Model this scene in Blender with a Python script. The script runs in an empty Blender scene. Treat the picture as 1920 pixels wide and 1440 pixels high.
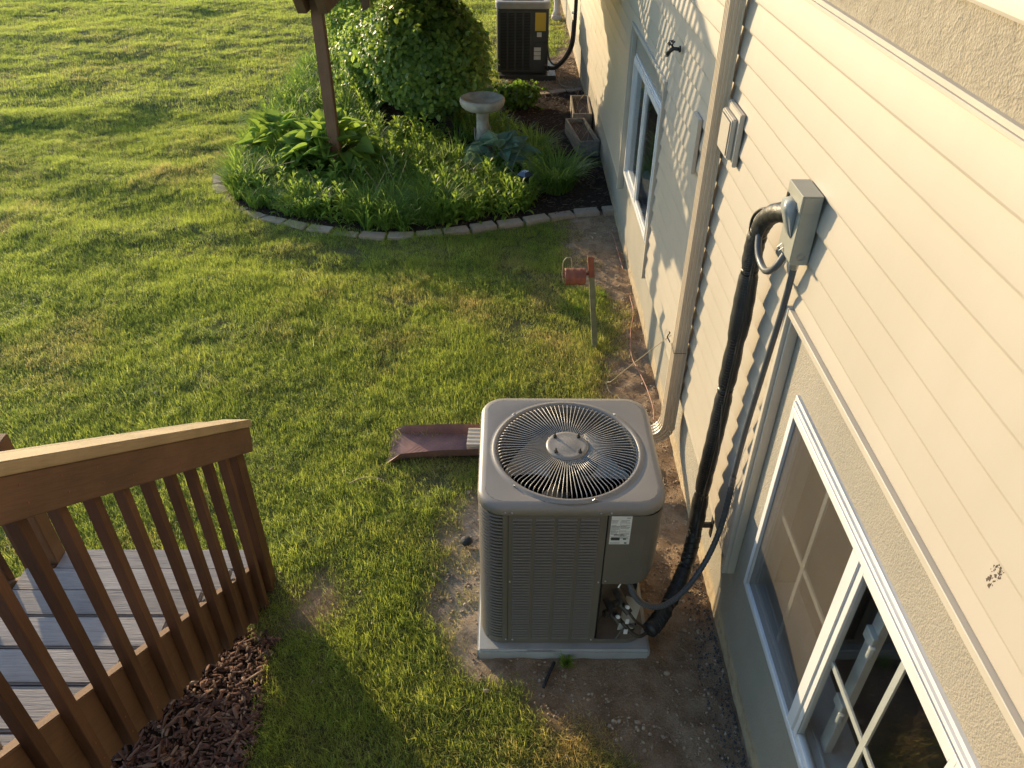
import bpy, bmesh, math, random
import numpy as np
from mathutils import Vector, Matrix, Quaternion
random.seed(7); rng = np.random.default_rng(11)
S = bpy.context.scene; COL = S.collection; PI = math.pi

# ------------------------------------------------------------------ camera, sky, sun, exposure
cd = bpy.data.cameras.new('camera'); cam = bpy.data.objects.new('camera', cd); COL.objects.link(cam)
cd.lens = 1473/1920*36; cd.sensor_width = 36; cd.clip_start = .02; cd.clip_end = 2000
cam.matrix_world = Matrix(((0.99999, -0.0045, -0.0051, 0), (-0.0014, 0.5969, -0.8023, 0), (0.0067, 0.8023, 0.5969, 3.5), (0, 0, 0, 1)))
S.camera = cam
SUND = Vector((1, -1.15, -.275)).normalized()           # the way the light travels
w = bpy.data.worlds.new('World'); S.world = w; w.use_nodes = True
nt = w.node_tree; nt.nodes.clear()
sky = nt.nodes.new('ShaderNodeTexSky'); sky.sky_type = 'NISHITA'; sky.sun_disc = False
sky.sun_elevation = math.asin(-SUND.z); sky.sun_rotation = math.atan2(-SUND.x, -SUND.y)
sky.air_density = 1.0; sky.dust_density = .5; sky.ozone_density = 2.5
bg = nt.nodes.new('ShaderNodeBackground'); bg.inputs['Strength'].default_value = .15
wo = nt.nodes.new('ShaderNodeOutputWorld')
nt.links.new(sky.outputs[0], bg.inputs[0]); nt.links.new(bg.outputs[0], wo.inputs[0])
sd = bpy.data.lights.new('sun', 'SUN'); sd.energy = 2.3; sd.angle = math.radians(.5); sd.color = (1, .785, .48)
so = bpy.data.objects.new('sun', sd); COL.objects.link(so); so.rotation_euler = SUND.to_track_quat('-Z', 'Y').to_euler()
S.view_settings.view_transform = 'Standard'; S.view_settings.look = 'None'
S.view_settings.gamma = 1; S.view_settings.use_curve_mapping = False; S.view_settings.exposure = 1.62

# ------------------------------------------------------------------ materials
def nodes(name):
    m = bpy.data.materials.new(name); m.use_nodes = True; t = m.node_tree
    return m, t, t.nodes['Principled BSDF'], t.nodes.new, t.links.new
def ramp(t, fac, stops):
    r = t.nodes.new('ShaderNodeValToRGB'); e = r.color_ramp.elements
    while len(e) < len(stops): e.new(.5)
    for i, (p, c) in enumerate(stops): e[i].position = p; e[i].color = (*c, 1) if len(c) == 3 else c
    t.links.new(fac, r.inputs[0]); return r.outputs[0]
def noise(t, vec, scale, detail=4, rough=.55, dist=0):
    n = t.nodes.new('ShaderNodeTexNoise'); n.inputs['Scale'].default_value = scale; n.inputs['Detail'].default_value = detail
    n.inputs['Roughness'].default_value = rough; n.inputs['Distortion'].default_value = dist
    if vec is not None: t.links.new(vec, n.inputs['Vector'])
    return n.outputs['Fac']
def coords(t, scale=(1, 1, 1), rot=(0, 0, 0), out='Object'):
    tc = t.nodes.new('ShaderNodeTexCoord'); mp = t.nodes.new('ShaderNodeMapping')
    mp.inputs['Scale'].default_value = scale; mp.inputs['Rotation'].default_value = rot
    t.links.new(tc.outputs[out], mp.inputs[0]); return mp.outputs[0]
def bump(t, fac, strength, dist=.01, prev=None):
    b = t.nodes.new('ShaderNodeBump'); b.inputs['Strength'].default_value = strength; b.inputs['Distance'].default_value = dist
    t.links.new(fac, b.inputs['Height'])
    if prev: t.links.new(prev, b.inputs['Normal'])
    return b.outputs[0]
def mix(t, fac, a, b, mode='MIX'):
    m = t.nodes.new('ShaderNodeMix'); m.data_type = 'RGBA'; m.blend_type = mode
    for i, s in ((0, fac), (6, a), (7, b)):
        if hasattr(s, 'links') or hasattr(s, 'is_linked'): t.links.new(s, m.inputs[i])
        else: m.inputs[i].default_value = s if i == 0 else (*s, 1)
    return m.outputs[2]
def simple(name, c1, c2=None, rough=.5, sc=6, scale=(1, 1, 1), bs=.15, bsc=60, bd=.004, metal=0, spec=.5, lo=.35, hi=.65, det=4, rot=(0, 0, 0)):
    m, t, p, N, L = nodes(name)
    v = coords(t, scale, rot)
    c2 = c2 or tuple(x*.8 for x in c1)
    L(ramp(t, noise(t, v, sc, det), [(lo, c1), (hi, c2)]), p.inputs['Base Color'])
    if bs: L(bump(t, noise(t, v, bsc, 3), bs, bd), p.inputs['Normal'])
    p.inputs['Roughness'].default_value = rough; p.inputs['Metallic'].default_value = metal
    p.inputs['Specular IOR Level'].default_value = spec
    return m
def wood(name, c1, c2, along='x', rough=.7, rnd=.25, bs=.4, slope=0, knots=True):
    m, t, p, N, L = nodes(name)
    sc = {'x': (1.2, 22, 22), 'y': (22, 1.2, 22), 'z': (22, 22, 1.2)}[along]
    v = coords(t, (1, 1, 1), (slope, 0, 0)); mp = N('ShaderNodeMapping'); mp.inputs['Scale'].default_value = sc; L(v, mp.inputs[0])
    oi = N('ShaderNodeObjectInfo')
    add = N('ShaderNodeVectorMath'); add.operation = 'ADD'; L(mp.outputs[0], add.inputs[0])
    mul = N('ShaderNodeMath'); mul.operation = 'MULTIPLY'; mul.inputs[1].default_value = 37; L(oi.outputs['Random'], mul.inputs[0]); L(mul.outputs[0], add.inputs[1])
    g = noise(t, add.outputs[0], 2.2, 6, .65, .6)
    fine = noise(t, add.outputs[0], 9, 3, .6)
    col = ramp(t, g, [(.3, c2), (.52, c1), (.75, tuple(x*.82 for x in c2))])
    col = mix(t, .35, col, ramp(t, fine, [(.3, tuple(x*.45 for x in c2)), (.6, c1)]))
    col = mix(t, .5, col, ramp(t, noise(t, v, 3.5, 4), [(.3, tuple(x*.65 for x in c1)), (.65, tuple(min(1, x*1.25) for x in c1))]))
    hv = N('ShaderNodeHueSaturation'); mr = N('ShaderNodeMapRange'); L(oi.outputs['Random'], mr.inputs[0])
    mr.inputs[3].default_value = 1-rnd; mr.inputs[4].default_value = 1+rnd
    L(mr.outputs[0], hv.inputs['Value']); L(col, hv.inputs['Color'])
    L(hv.outputs[0], p.inputs['Base Color'])
    L(bump(t, g, bs, .004, bump(t, fine, bs*.8, .002)), p.inputs['Normal'])
    p.inputs['Roughness'].default_value = rough; p.inputs['Specular IOR Level'].default_value = .3
    return m
def leafmat(name, c1, c2, trans=.45, rough=.5, vary=.3, veins=0, tc=None, dry=None, spec=.35):
    """leaf: diffuse + translucent, colour varied per instance / position"""
    m = bpy.data.materials.new(name); m.use_nodes = True; t = m.node_tree; N = t.nodes.new; L = t.links.new
    p = t.nodes['Principled BSDF']; out = t.nodes['Material Output']
    g = N('ShaderNodeNewGeometry'); oi = N('ShaderNodeObjectInfo')
    n = noise(t, g.outputs['Position'], 9, 3)
    ad = N('ShaderNodeMath'); ad.operation = 'MULTIPLY_ADD'; L(g.outputs['Random Per Island'], ad.inputs[0]); ad.inputs[1].default_value = .5
    ad2 = N('ShaderNodeMath'); ad2.operation = 'MULTIPLY'; L(oi.outputs['Random'], ad2.inputs[0]); ad2.inputs[1].default_value = .25; L(ad2.outputs[0], ad.inputs[2])
    ad3 = N('ShaderNodeMath'); ad3.operation = 'MULTIPLY_ADD'; L(n, ad3.inputs[0]); ad3.inputs[1].default_value = .5; L(ad.outputs[0], ad3.inputs[2])
    col = ramp(t, ad3.outputs[0], [(.25, c2), (.8, c1)])
    if veins:
        tcn = N('ShaderNodeTexCoord'); wv = N('ShaderNodeTexWave'); wv.inputs['Scale'].default_value = veins; wv.inputs['Distortion'].default_value = .6
        wv.bands_direction = 'Y'; L(tcn.outputs['UV'], wv.inputs[0])
        L(bump(t, wv.outputs['Fac'], .5, .004), p.inputs['Normal'])
    if dry is not None:
        at = N('ShaderNodeAttribute'); at.attribute_type = 'INSTANCER'; at.attribute_name = 'dry'
        rr = N('ShaderNodeMath'); rr.operation = 'MULTIPLY_ADD'; L(g.outputs['Random Per Island'], rr.inputs[0]); rr.inputs[1].default_value = .9
        sb = N('ShaderNodeMath'); sb.operation = 'MULTIPLY_ADD'; L(at.outputs['Fac'], sb.inputs[0]); sb.inputs[1].default_value = 2.0; sb.inputs[2].default_value = -.95; L(sb.outputs[0], rr.inputs[2])
        cl = N('ShaderNodeClamp'); L(rr.outputs[0], cl.inputs[0])
        col = mix(t, cl.outputs[0], col, dry)
    L(col, p.inputs['Base Color']); p.inputs['Roughness'].default_value = rough; p.inputs['Specular IOR Level'].default_value = spec
    tr = N('ShaderNodeBsdfTranslucent'); hs = N('ShaderNodeHueSaturation'); hs.inputs['Value'].default_value = 2.15; hs.inputs['Hue'].default_value = .487; hs.inputs['Saturation'].default_value = 1.05
    L(col, hs.inputs['Color']); L(hs.outputs[0], tr.inputs[0])
    ms = N('ShaderNodeMixShader'); ms.inputs[0].default_value = trans; L(p.outputs[0], ms.inputs[1]); L(tr.outputs[0], ms.inputs[2]); L(ms.outputs[0], out.inputs[0])
    return m
M = {}
M['siding'] = simple('vinyl_siding', (.430, .376, .305), (.41, .36, .29), rough=.45, sc=1.3, bs=.04, bsc=6, scale=(1, 1, 1), bd=.0006)
m = M['siding']; t = m.node_tree; p = t.nodes['Principled BSDF']; src = p.inputs['Base Color'].links[0].from_socket
gp_ = t.nodes.new('ShaderNodeNewGeometry'); vm = t.nodes.new('ShaderNodeMapping'); vm.inputs['Scale'].default_value = (1, 2.2, .8); t.links.new(gp_.outputs['Position'], vm.inputs[0])
du = ramp(t, noise(t, vm.outputs[0], 1.1, 9, .72), [(.40, (1, 1, 1)), (.68, (.93, .92, .90))]); t.links.new(mix(t, .7, src, du, 'MULTIPLY'), p.inputs['Base Color'])
M['trim_beige'] = simple('beige_trim_metal', (.60, .49, .345), (.55, .445, .315), rough=.38, sc=4, bs=.05, bsc=20)
M['jtrim'] = simple('vinyl_channel', (.475, .42, .335), (.44, .39, .315), rough=.45, sc=5, bs=.04)
M['vinyl_white'] = simple('white_window_vinyl', (.66, .65, .63), (.60, .59, .57), rough=.35, sc=5, bs=.04, bsc=40)
m, t, p, N, L = nodes('foundation_parge')
v = coords(t); sx = N('ShaderNodeSeparateXYZ'); L(v, sx.inputs[0])
nz = noise(t, v, 5, 5); ad = N('ShaderNodeMath'); ad.operation = 'MULTIPLY_ADD'; L(nz, ad.inputs[0]); ad.inputs[1].default_value = .10; L(sx.outputs['Z'], ad.inputs[2])
paint = ramp(t, noise(t, v, 2.5, 6), [(.3, (.27, .245, .195)), (.7, (.32, .285, .225))])
raw = ramp(t, noise(t, v, 14, 6, .7), [(.3, (.20, .15, .095)), (.5, (.40, .31, .19)), (.75, (.50, .40, .26))])
st = N('ShaderNodeMapRange'); L(ad.outputs[0], st.inputs[0]); st.inputs[1].default_value = .15; st.inputs[2].default_value = .20
L(mix(t, st.outputs[0], raw, paint), p.inputs['Base Color']); p.inputs['Roughness'].default_value = .9
vo = N('ShaderNodeTexVoronoi'); vo.inputs['Scale'].default_value = 160; L(v, vo.inputs['Vector'])
L(bump(t, noise(t, v, 70, 5, .7), .7, .006, bump(t, vo.outputs['Distance'], .5, .003)), p.inputs['Normal']); M['parge'] = m
m, t, p, N, L = nodes('rough_stucco'); v = coords(t)
a = noise(t, v, 22, 8, .7, .6); vo = N('ShaderNodeTexVoronoi'); vo.inputs['Scale'].default_value = 120; L(v, vo.inputs['Vector'])
L(ramp(t, a, [(.28, (.19, .16, .11)), (.42, (.31, .265, .19)), (.7, (.36, .31, .225))]), p.inputs['Base Color'])
L(bump(t, a, .9, .012, bump(t, vo.outputs['Distance'], .55, .005)), p.inputs['Normal']); p.inputs['Roughness'].default_value = .95; M['stucco'] = m
M['ac_paint_shaded'] = simple('taupe_enamel_shaded', (.160, .140, .110), (.138, .121, .097), rough=.42, sc=5, bs=.25, bsc=380, bd=.0006, spec=.45)  # condenser enamel darkened: the shade on its sides is in the colour
M['ac_paint_lit'] = simple('taupe_enamel_lit', (.255, .226, .188), (.225, .20, .168), rough=.40, sc=3, bs=.25, bsc=380, bd=.0006, spec=.5)  # same enamel, lighter: sun and sky light on the top put into colour
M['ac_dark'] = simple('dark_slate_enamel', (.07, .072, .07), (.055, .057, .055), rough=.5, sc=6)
M['ac_in'] = simple('coil_black', (.02, .02, .02), (.012, .012, .012), rough=.7, sc=20)
M['coil'] = simple('aluminium_coil_fins', (.03, .03, .03), (.018, .018, .018), rough=.5, sc=40, scale=(1, 1, 14), metal=.4)
M['wire'] = simple('coated_wire', (.44, .42, .38), (.37, .35, .32), rough=.3, sc=30, spec=.6)
M['blade'] = simple('fan_blade_metal', (.48, .43, .34), (.38, .34, .27), rough=.4, sc=5)
M['steel'] = simple('zinc_steel', (.55, .55, .53), (.4, .4, .39), rough=.35, sc=40, metal=.8)
M['pad'] = simple('grey_pad_plastic', (.40, .40, .38), (.31, .305, .285), rough=.75, sc=5, bs=.3, bsc=160, bd=.002, det=7)
M['rubber'] = simple('black_foam_insulation', (.022, .021, .020), (.012, .012, .011), rough=.5, sc=12, bs=.5, bsc=70, bd=.004, spec=.6)
M['conduit'] = simple('grey_conduit', (.085, .088, .09), (.065, .067, .07), rough=.42, sc=12, bs=.05, spec=.55)
M['box'] = simple('grey_enclosure_paint', (.31, .30, .24), (.27, .26, .21), rough=.45, sc=6, bs=.1, bsc=200, bd=.001)
M['box_plastic'] = simple('grey_handle_plastic', (.28, .29, .27), (.24, .25, .23), rough=.3, sc=6)
M['black'] = simple('black_plastic', (.015, .015, .015), (.01, .01, .01), rough=.4)
M['brass'] = simple('dull_brass_valve', (.10, .085, .06), (.05, .042, .035), rough=.5, metal=.5, sc=30)
M['white'] = simple('white_plastic', (.75, .75, .72), (.65, .65, .62), rough=.4)
M['paper'] = simple('label_paper', (.78, .77, .72), (.70, .69, .64), rough=.6, sc=12, bs=0)
M['ink'] = simple('label_ink', (.05, .05, .05), (.12, .12, .12), rough=.6, bs=0)
M['yellow'] = simple('yellow_sticker', (.72, .50, .06), (.66, .45, .05), rough=.5, bs=0)
M['railwood_s'] = wood('stained_cedar_sloping', (.145, .080, .046), (.080, .044, .027), 'y', slope=math.atan(.728), rnd=.12)
M['capwood'] = wood('weathered_tan_cap', (.34, .25, .14), (.23, .165, .09), 'y', slope=math.atan(.728), rnd=.1)
M['railwood_z'] = wood('stained_cedar_upright', (.110, .053, .029), (.055, .027, .017), 'z', rnd=.3)
M['tread'] = wood('weathered_grey_boards', (.33, .30, .28), (.14, .12, .115), 'x', rough=.85, rnd=.2, bs=1.0)
M['deckwood'] = wood('brown_deck_lumber', (.20, .12, .07), (.12, .07, .04), 'y', rnd=.15)
M['deckwood_z'] = wood('brown_post_lumber', (.20, .11, .06), (.11, .06, .033), 'z', rnd=.1)
M['planter'] = simple('weathered_planter_wood', (.30, .25, .19), (.18, .15, .115), rough=.9, sc=4, scale=(8, 1, 8), bs=.5)
M['concrete'] = simple('cast_concrete', (.50, .44, .34), (.30, .255, .195), rough=.9, sc=7, bs=.6, bsc=60, det=8)
M['statue'] = simple('pink_white_stone', (.70, .58, .50), (.55, .46, .4), rough=.8)
M['splash'] = simple('red_brown_plastic', (.30, .15, .115), (.20, .10, .08), rough=.6, sc=8, bs=.2)
M['rust'] = simple('rusty_red_metal', (.27, .085, .045), (.16, .055, .03), rough=.75, sc=14, bs=.4, det=7)
M['greenpost'] = simple('faded_green_steel', (.20, .21, .12), (.14, .15, .08), rough=.6, sc=16, bs=.2)
M['wire_tan'] = simple('bare_tan_wire', (.42, .34, .22), (.33, .26, .17), rough=.5, bs=0)
M['wire_red'] = simple('faded_red_wire', (.42, .18, .12), (.35, .14, .10), rough=.5, bs=0)
M['rock'] = simple('dark_lump', (.045, .043, .04), (.02, .02, .02), rough=.8, sc=20, bs=.8)
M['pebble'] = simple('pebbles_tan', (.46, .36, .25), (.24, .17, .11), rough=.9, sc=3, bs=.3)
M['bark'] = simple('shrub_bark', (.12, .085, .055), (.06, .042, .03), rough=.95, sc=20, bs=.8)
M['fieldstick'] = simple('dry_straw', (.45, .36, .22), (.30, .23, .14), rough=.8)
M['room'] = simple('dim_basement_wall', (.30, .28, .25), (.24, .22, .20), rough=.9)
M['solar'] = simple('solar_panel_dark', (.02, .03, .06), (.03, .04, .07), rough=.2)
M['asphalt_roof'] = simple('roof_shingles', (.10, .09, .08), (.06, .055, .05), rough=.95, sc=30)
m, t, p, N, L = nodes('edging_brick'); v = coords(t); oi = N('ShaderNodeObjectInfo')
b = ramp(t, noise(t, v, 26, 7, .7), [(.3, (.26, .185, .13)), (.7, (.42, .33, .24))])
L(mix(t, .4, b, ramp(t, oi.outputs['Random'], [(0, (.36, .24, .17)), (.5, (.42, .34, .26)), (1, (.30, .25, .20))])), p.inputs['Base Color'])
L(bump(t, noise(t, v, 80, 5), .6, .006), p.inputs['Normal']); p.inputs['Roughness'].default_value = .95; M['brick'] = m
# mulch chips
m, t, p, N, L = nodes('bark_mulch'); g = N('ShaderNodeNewGeometry')
L(ramp(t, g.outputs['Random Per Island'], [(0, (.06, .028, .02)), (.5, (.14, .065, .043)), (.85, (.21, .11, .075)), (1, (.32, .22, .15))]), p.inputs['Base Color'])
L(bump(t, noise(t, coords(t, (1, 1, 1)), 160, 4), .5, .003), p.inputs['Normal']); p.inputs['Roughness'].default_value = .9; M['mulch'] = m
m2 = m.copy(); m2.name = 'dark_garden_mulch'; r = [n for n in m2.node_tree.nodes if n.type == 'VALTORGB'][0].color_ramp.elements
for e, c in zip(r, ((.035, .022, .016), (.065, .04, .028), (.10, .065, .045), (.16, .12, .09))): e.color = (*c, 1)
M['mulch_dark'] = m2  # copy of the bark mulch in darker browns
# soil: thatch green-brown under the grass, tan cracked dirt round the unit
m, t, p, N, L = nodes('soil'); v = coords(t)
at = N('ShaderNodeAttribute'); at.attribute_name = 'zone'; sc = N('ShaderNodeSeparateColor'); L(at.outputs['Color'], sc.inputs[0])
dirt = ramp(t, noise(t, v, 7, 9, .68), [(.25, (.17, .105, .060)), (.42, (.30, .20, .118)), (.58, (.42, .295, .185)), (.8, (.54, .41, .28))])
spk = ramp(t, noise(t, v, 120, 4, .7), [(.35, (.4, .4, .4)), (.6, (1, 1, 1))]); dirt = mix(t, .45, dirt, spk, 'MULTIPLY')
pale = ramp(t, noise(t, v, 16, 8, .7), [(.3, (.34, .25, .165)), (.7, (.56, .45, .33))])
dirt = mix(t, sc.outputs['Blue'], dirt, pale)
th = ramp(t, noise(t, v, 60, 5, .7), [(.3, (.07, .068, .028)), (.55, (.13, .125, .05)), (.75, (.22, .18, .085))])
bed = ramp(t, noise(t, v, 45, 5, .7), [(.3, (.018, .012, .009)), (.7, (.06, .04, .028))])
L(mix(t, sc.outputs['Green'], mix(t, sc.outputs['Red'], th, dirt), bed), p.inputs['Base Color'])
vo = N('ShaderNodeTexVoronoi'); vo.feature = 'DISTANCE_TO_EDGE'; vo.inputs['Scale'].default_value = 9; L(v, vo.inputs['Vector'])
ck = ramp(t, vo.outputs['Distance'], [(0, (0, 0, 0)), (.025, (1, 1, 1))])
ck2 = mix(t, sc.outputs['Blue'], (1, 1, 1), ck)
L(bump(t, ck2, .35, .008, bump(t, noise(t, v, 45, 8, .75), 1.0, .02)), p.inputs['Normal']); p.inputs['Roughness'].default_value = .97; p.inputs['Specular IOR Level'].default_value = .15
M['soil'] = m
M['grass'] = leafmat('lawn_grass', (.33, .385, .075), (.095, .150, .030), trans=.50, rough=.5, dry=(.46, .36, .15), spec=.25)
M['daylily'] = leafmat('strap_leaves', (.20, .29, .055), (.08, .15, .03), trans=.5, rough=.5, spec=.25)
M['fern'] = leafmat('broad_perennial_leaves', (.22, .31, .055), (.075, .14, .026), trans=.5, rough=.55, spec=.2)
M['shrub'] = leafmat('shrub_leaves', (.24, .33, .07), (.07, .135, .03), trans=.45, rough=.42, spec=.4)
M['lime'] = leafmat('lime_leaves', (.12, .21, .03), (.07, .13, .02), trans=.45)
M['hosta'] = leafmat('hosta_green', (.18, .27, .05), (.085, .15, .03), trans=.45, rough=.45, spec=.3, veins=5)
M['hosta_blue'] = leafmat('hosta_blue_green', (.15, .24, .17), (.09, .16, .11), trans=.3, rough=.5, veins=5)
# insect screen, glass
m = bpy.data.materials.new('insect_screen'); m.use_nodes = True; t = m.node_tree; N = t.nodes.new; L = t.links.new
p = t.nodes['Principled BSDF']; p.inputs['Roughness'].default_value = .8
L(ramp(t, noise(t, coords(t), 3, 6), [(.3, (.085, .070, .052)), (.7, (.12, .10, .078))]), p.inputs['Base Color'])
tp = N('ShaderNodeBsdfTransparent'); ms = N('ShaderNodeMixShader'); ms.inputs[0].default_value = .32
L(tp.outputs[0], ms.inputs[1]); L(p.outputs[0], ms.inputs[2]); L(ms.outputs[0], t.nodes['Material Output'].inputs[0]); M['screen'] = m
m = bpy.data.materials.new('window_glass'); m.use_nodes = True; t = m.node_tree; N = t.nodes.new; L = t.links.new
t.nodes.remove(t.nodes['Principled BSDF']); tp = N('ShaderNodeBsdfTransparent'); tp.inputs[0].default_value = (.93, .945, .935, 1)
gl = N('ShaderNodeBsdfGlossy'); gl.inputs['Roughness'].default_value = .015; lw = N('ShaderNodeLayerWeight'); lw.inputs[0].default_value = .5; pw = N('ShaderNodeMath'); pw.operation = 'POWER'; L(lw.outputs['Facing'], pw.inputs[0]); pw.inputs[1].default_value = 4.5; fr = N('ShaderNodeMath'); fr.operation = 'MULTIPLY_ADD'; L(pw.outputs[0], fr.inputs[0]); fr.inputs[1].default_value = .92; fr.inputs[2].default_value = .045
L(bump(t, noise(t, coords(t), 3, 2), .02, .02), gl.inputs['Normal'])
ms = N('ShaderNodeMixShader'); L(fr.outputs[0], ms.inputs[0]); L(tp.outputs[0], ms.inputs[1]); L(gl.outputs[0], ms.inputs[2]); L(ms.outputs[0], t.nodes['Material Output'].inputs[0]); M['glass'] = m

# ------------------------------------------------------------------ mesh helpers
WL = {}
def wl(o): return WL.get(o.name, Vector((0, 0, 0))) if o else Vector((0, 0, 0))
def link(name, me, mt, parent=None, loc=None, kind=None, smooth=False, label=None):
    o = bpy.data.objects.new(name, me); COL.objects.link(o)
    if mt is not None and not me.materials: me.materials.append(M[mt])
    if parent is not None: o.parent = parent; WL[o.name] = wl(parent) + (Vector(loc) if loc is not None else Vector((0, 0, 0)))
    else: WL[o.name] = Vector(loc) if loc is not None else Vector((0, 0, 0))
    if loc is not None: o.location = loc
    if kind: o['kind'] = kind
    if label: o['label'] = label
    if smooth: me.polygons.foreach_set('use_smooth', [True]*len(me.polygons))
    return o
def T(name, label, cat, loc=(0, 0, 0), group=None):
    o = bpy.data.objects.new(name, None); COL.objects.link(o); o.location = loc; o.empty_display_size = .1
    WL[o.name] = Vector(loc); o['label'] = label; o['category'] = cat
    if group: o['group'] = group
    return o
def tag(o, label, cat, group=None):
    o['label'] = label; o['category'] = cat
    if group: o['group'] = group
    return o
class MB:
    def __init__(s): s.v = []; s.f = []
    def add(s, vs, fs):
        n = len(s.v); s.v += [tuple(v) for v in vs]; s.f += [tuple(i+n for i in f) for f in fs]; return s
    def box(s, x0, x1, y0, y1, z0, z1):
        vs = [(x, y, z) for z in (z0, z1) for y in (y0, y1) for x in (x0, x1)]
        return s.add(vs, [(0, 2, 3, 1), (4, 5, 7, 6), (0, 1, 5, 4), (2, 6, 7, 3), (0, 4, 6, 2), (1, 3, 7, 5)])
    def beam(s, a, b, w, h, up=(0, 0, 1)):
        a = Vector(a); b = Vector(b); d = (b-a).normalized(); sd_ = d.cross(Vector(up)).normalized(); u = sd_.cross(d)
        vs = [p_ + sd_*sx*w/2 + u*sz*h/2 for p_ in (a, b) for sz in (-1, 1) for sx in (-1, 1)]
        return s.add(vs, [(0, 1, 3, 2), (4, 6, 7, 5), (0, 4, 5, 1), (2, 3, 7, 6), (0, 2, 6, 4), (1, 5, 7, 3)])
    def prism(s, poly, axis, a0, a1):
        """poly (p,q) extruded along axis; p,q are the two remaining axes in xyz order"""
        n = len(poly); vs = []
        for a_ in (a0, a1):
            for p_, q in poly:
                c = [p_, q]; c.insert(axis, a_); vs.append(c)
        return s.add(vs, [tuple(range(n))[::-1], tuple(range(n, 2*n))] + [(i, (i+1) % n, n+(i+1) % n, n+i) for i in range(n)])
    def tube(s, pts, r, n=8, closed=False, caps=True):
        pts = [Vector(p_) for p_ in pts]; R_ = r if isinstance(r, (list, tuple)) else [r]*len(pts); m_ = len(pts)
        base = len(s.v); u = None
        for i, p_ in enumerate(pts):
            a_ = pts[(i-1) % m_] if (closed or i > 0) else p_; b_ = pts[(i+1) % m_] if (closed or i < m_-1) else p_
            d = (b_-a_).normalized()
            if u is None: u = d.orthogonal().normalized()
            u = (u - d*u.dot(d)); u = u.normalized() if u.length > 1e-6 else d.orthogonal().normalized()
            w_ = d.cross(u)
            for k in range(n): s.v.append(tuple(p_ + (u*math.cos(2*PI*k/n) + w_*math.sin(2*PI*k/n))*R_[i]))
        for i in range(m_ if closed else m_-1):
            j = (i+1) % m_
            for k in range(n): s.f.append((base+i*n+k, base+i*n+(k+1) % n, base+j*n+(k+1) % n, base+j*n+k))
        if caps and not closed:
            s.f.append(tuple(base+k for k in range(n))[::-1]); s.f.append(tuple(base+(m_-1)*n+k for k in range(n)))
        return s
    def lathe(s, prof, c, n=32, wob=None):
        base = len(s.v)
        for i, (r, z) in enumerate(prof):
            for k in range(n):
                a = 2*PI*k/n; rr = r*(wob(a, i) if wob else 1)
                s.v.append((c[0]+rr*math.cos(a), c[1]+rr*math.sin(a), c[2]+z))
        for i in range(len(prof)-1):
            for k in range(n): s.f.append((base+i*n+k, base+i*n+(k+1) % n, base+(i+1)*n+(k+1) % n, base+(i+1)*n+k))
        s.f.append(tuple(base+k for k in range(n))[::-1]); s.f.append(tuple(base+(len(prof)-1)*n+k for k in range(n)))
        return s
    def mesh(s, name, off=Vector((0, 0, 0)), bevel=0, seg=2):
        me = bpy.data.meshes.new(name); me.from_pydata([(v[0]-off[0], v[1]-off[1], v[2]-off[2]) for v in s.v], [], s.f); me.update()
        if bevel:
            bm = bmesh.new(); bm.from_mesh(me); bmesh.ops.remove_doubles(bm, verts=bm.verts, dist=1e-6)
            bmesh.ops.recalc_face_normals(bm, faces=bm.faces)
            es = [e for e in bm.edges if len(e.link_faces) == 2 and e.calc_face_angle(0) > .5]
            bmesh.ops.bevel(bm, geom=es, offset=bevel, segments=seg, affect='EDGES', clamp_overlap=True); bm.to_mesh(me); bm.free()
        return me
    def build(s, name, mt, parent=None, bevel=0, smooth=False, kind=None, label=None, loc=None, seg=2):
        off = wl(parent) if parent else Vector(loc or (0, 0, 0))
        return link(name, s.mesh(name, off, bevel, seg), mt, parent, loc if parent is None else None, kind, smooth, label)
def npmesh(name, V, F, mt=None, uv=None):
    me = bpy.data.meshes.new(name); V = np.asarray(V, np.float32); F = np.asarray(F, np.int32); k = F.shape[1]
    me.vertices.add(len(V)); me.vertices.foreach_set('co', V.ravel()); me.loops.add(F.size); me.loops.foreach_set('vertex_index', F.ravel())
    me.polygons.add(len(F)); me.polygons.foreach_set('loop_start', np.arange(0, F.size, k, dtype=np.int32))
    try: me.polygons.foreach_set('loop_total', np.full(len(F), k, np.int32))
    except Exception: pass
    me.update(calc_edges=True)
    if uv is not None:
        l = me.uv_layers.new(name='UVMap'); l.data.foreach_set('uv', np.asarray(uv, np.float32)[F.ravel()].ravel())
    if mt: me.materials.append(M[mt])
    return me
def copyobj(src_mesh, name, parent, loc, rot=(0, 0, 0), scl=(1, 1, 1)):
    o = bpy.data.objects.new(name, src_mesh); COL.objects.link(o); o.parent = parent
    o.location = Vector(loc) - wl(parent); o.rotation_euler = rot; o.scale = scl; WL[o.name] = Vector(loc); return o
# value noise
_P = rng.random((256, 256))
def vn(x, y, f, ox=0., oy=0.):
    x = np.asarray(x, float)*f+ox+100; y = np.asarray(y, float)*f+oy+100; xi = np.floor(x).astype(int); yi = np.floor(y).astype(int); fx = x-xi; fy = y-yi
    fx = fx*fx*(3-2*fx); fy = fy*fy*(3-2*fy); g = lambda a, b: _P[a % 256, b % 256]
    return (g(xi, yi)*(1-fx)+g(xi+1, yi)*fx)*(1-fy)+(g(xi, yi+1)*(1-fx)+g(xi+1, yi+1)*fx)*fy
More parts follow.
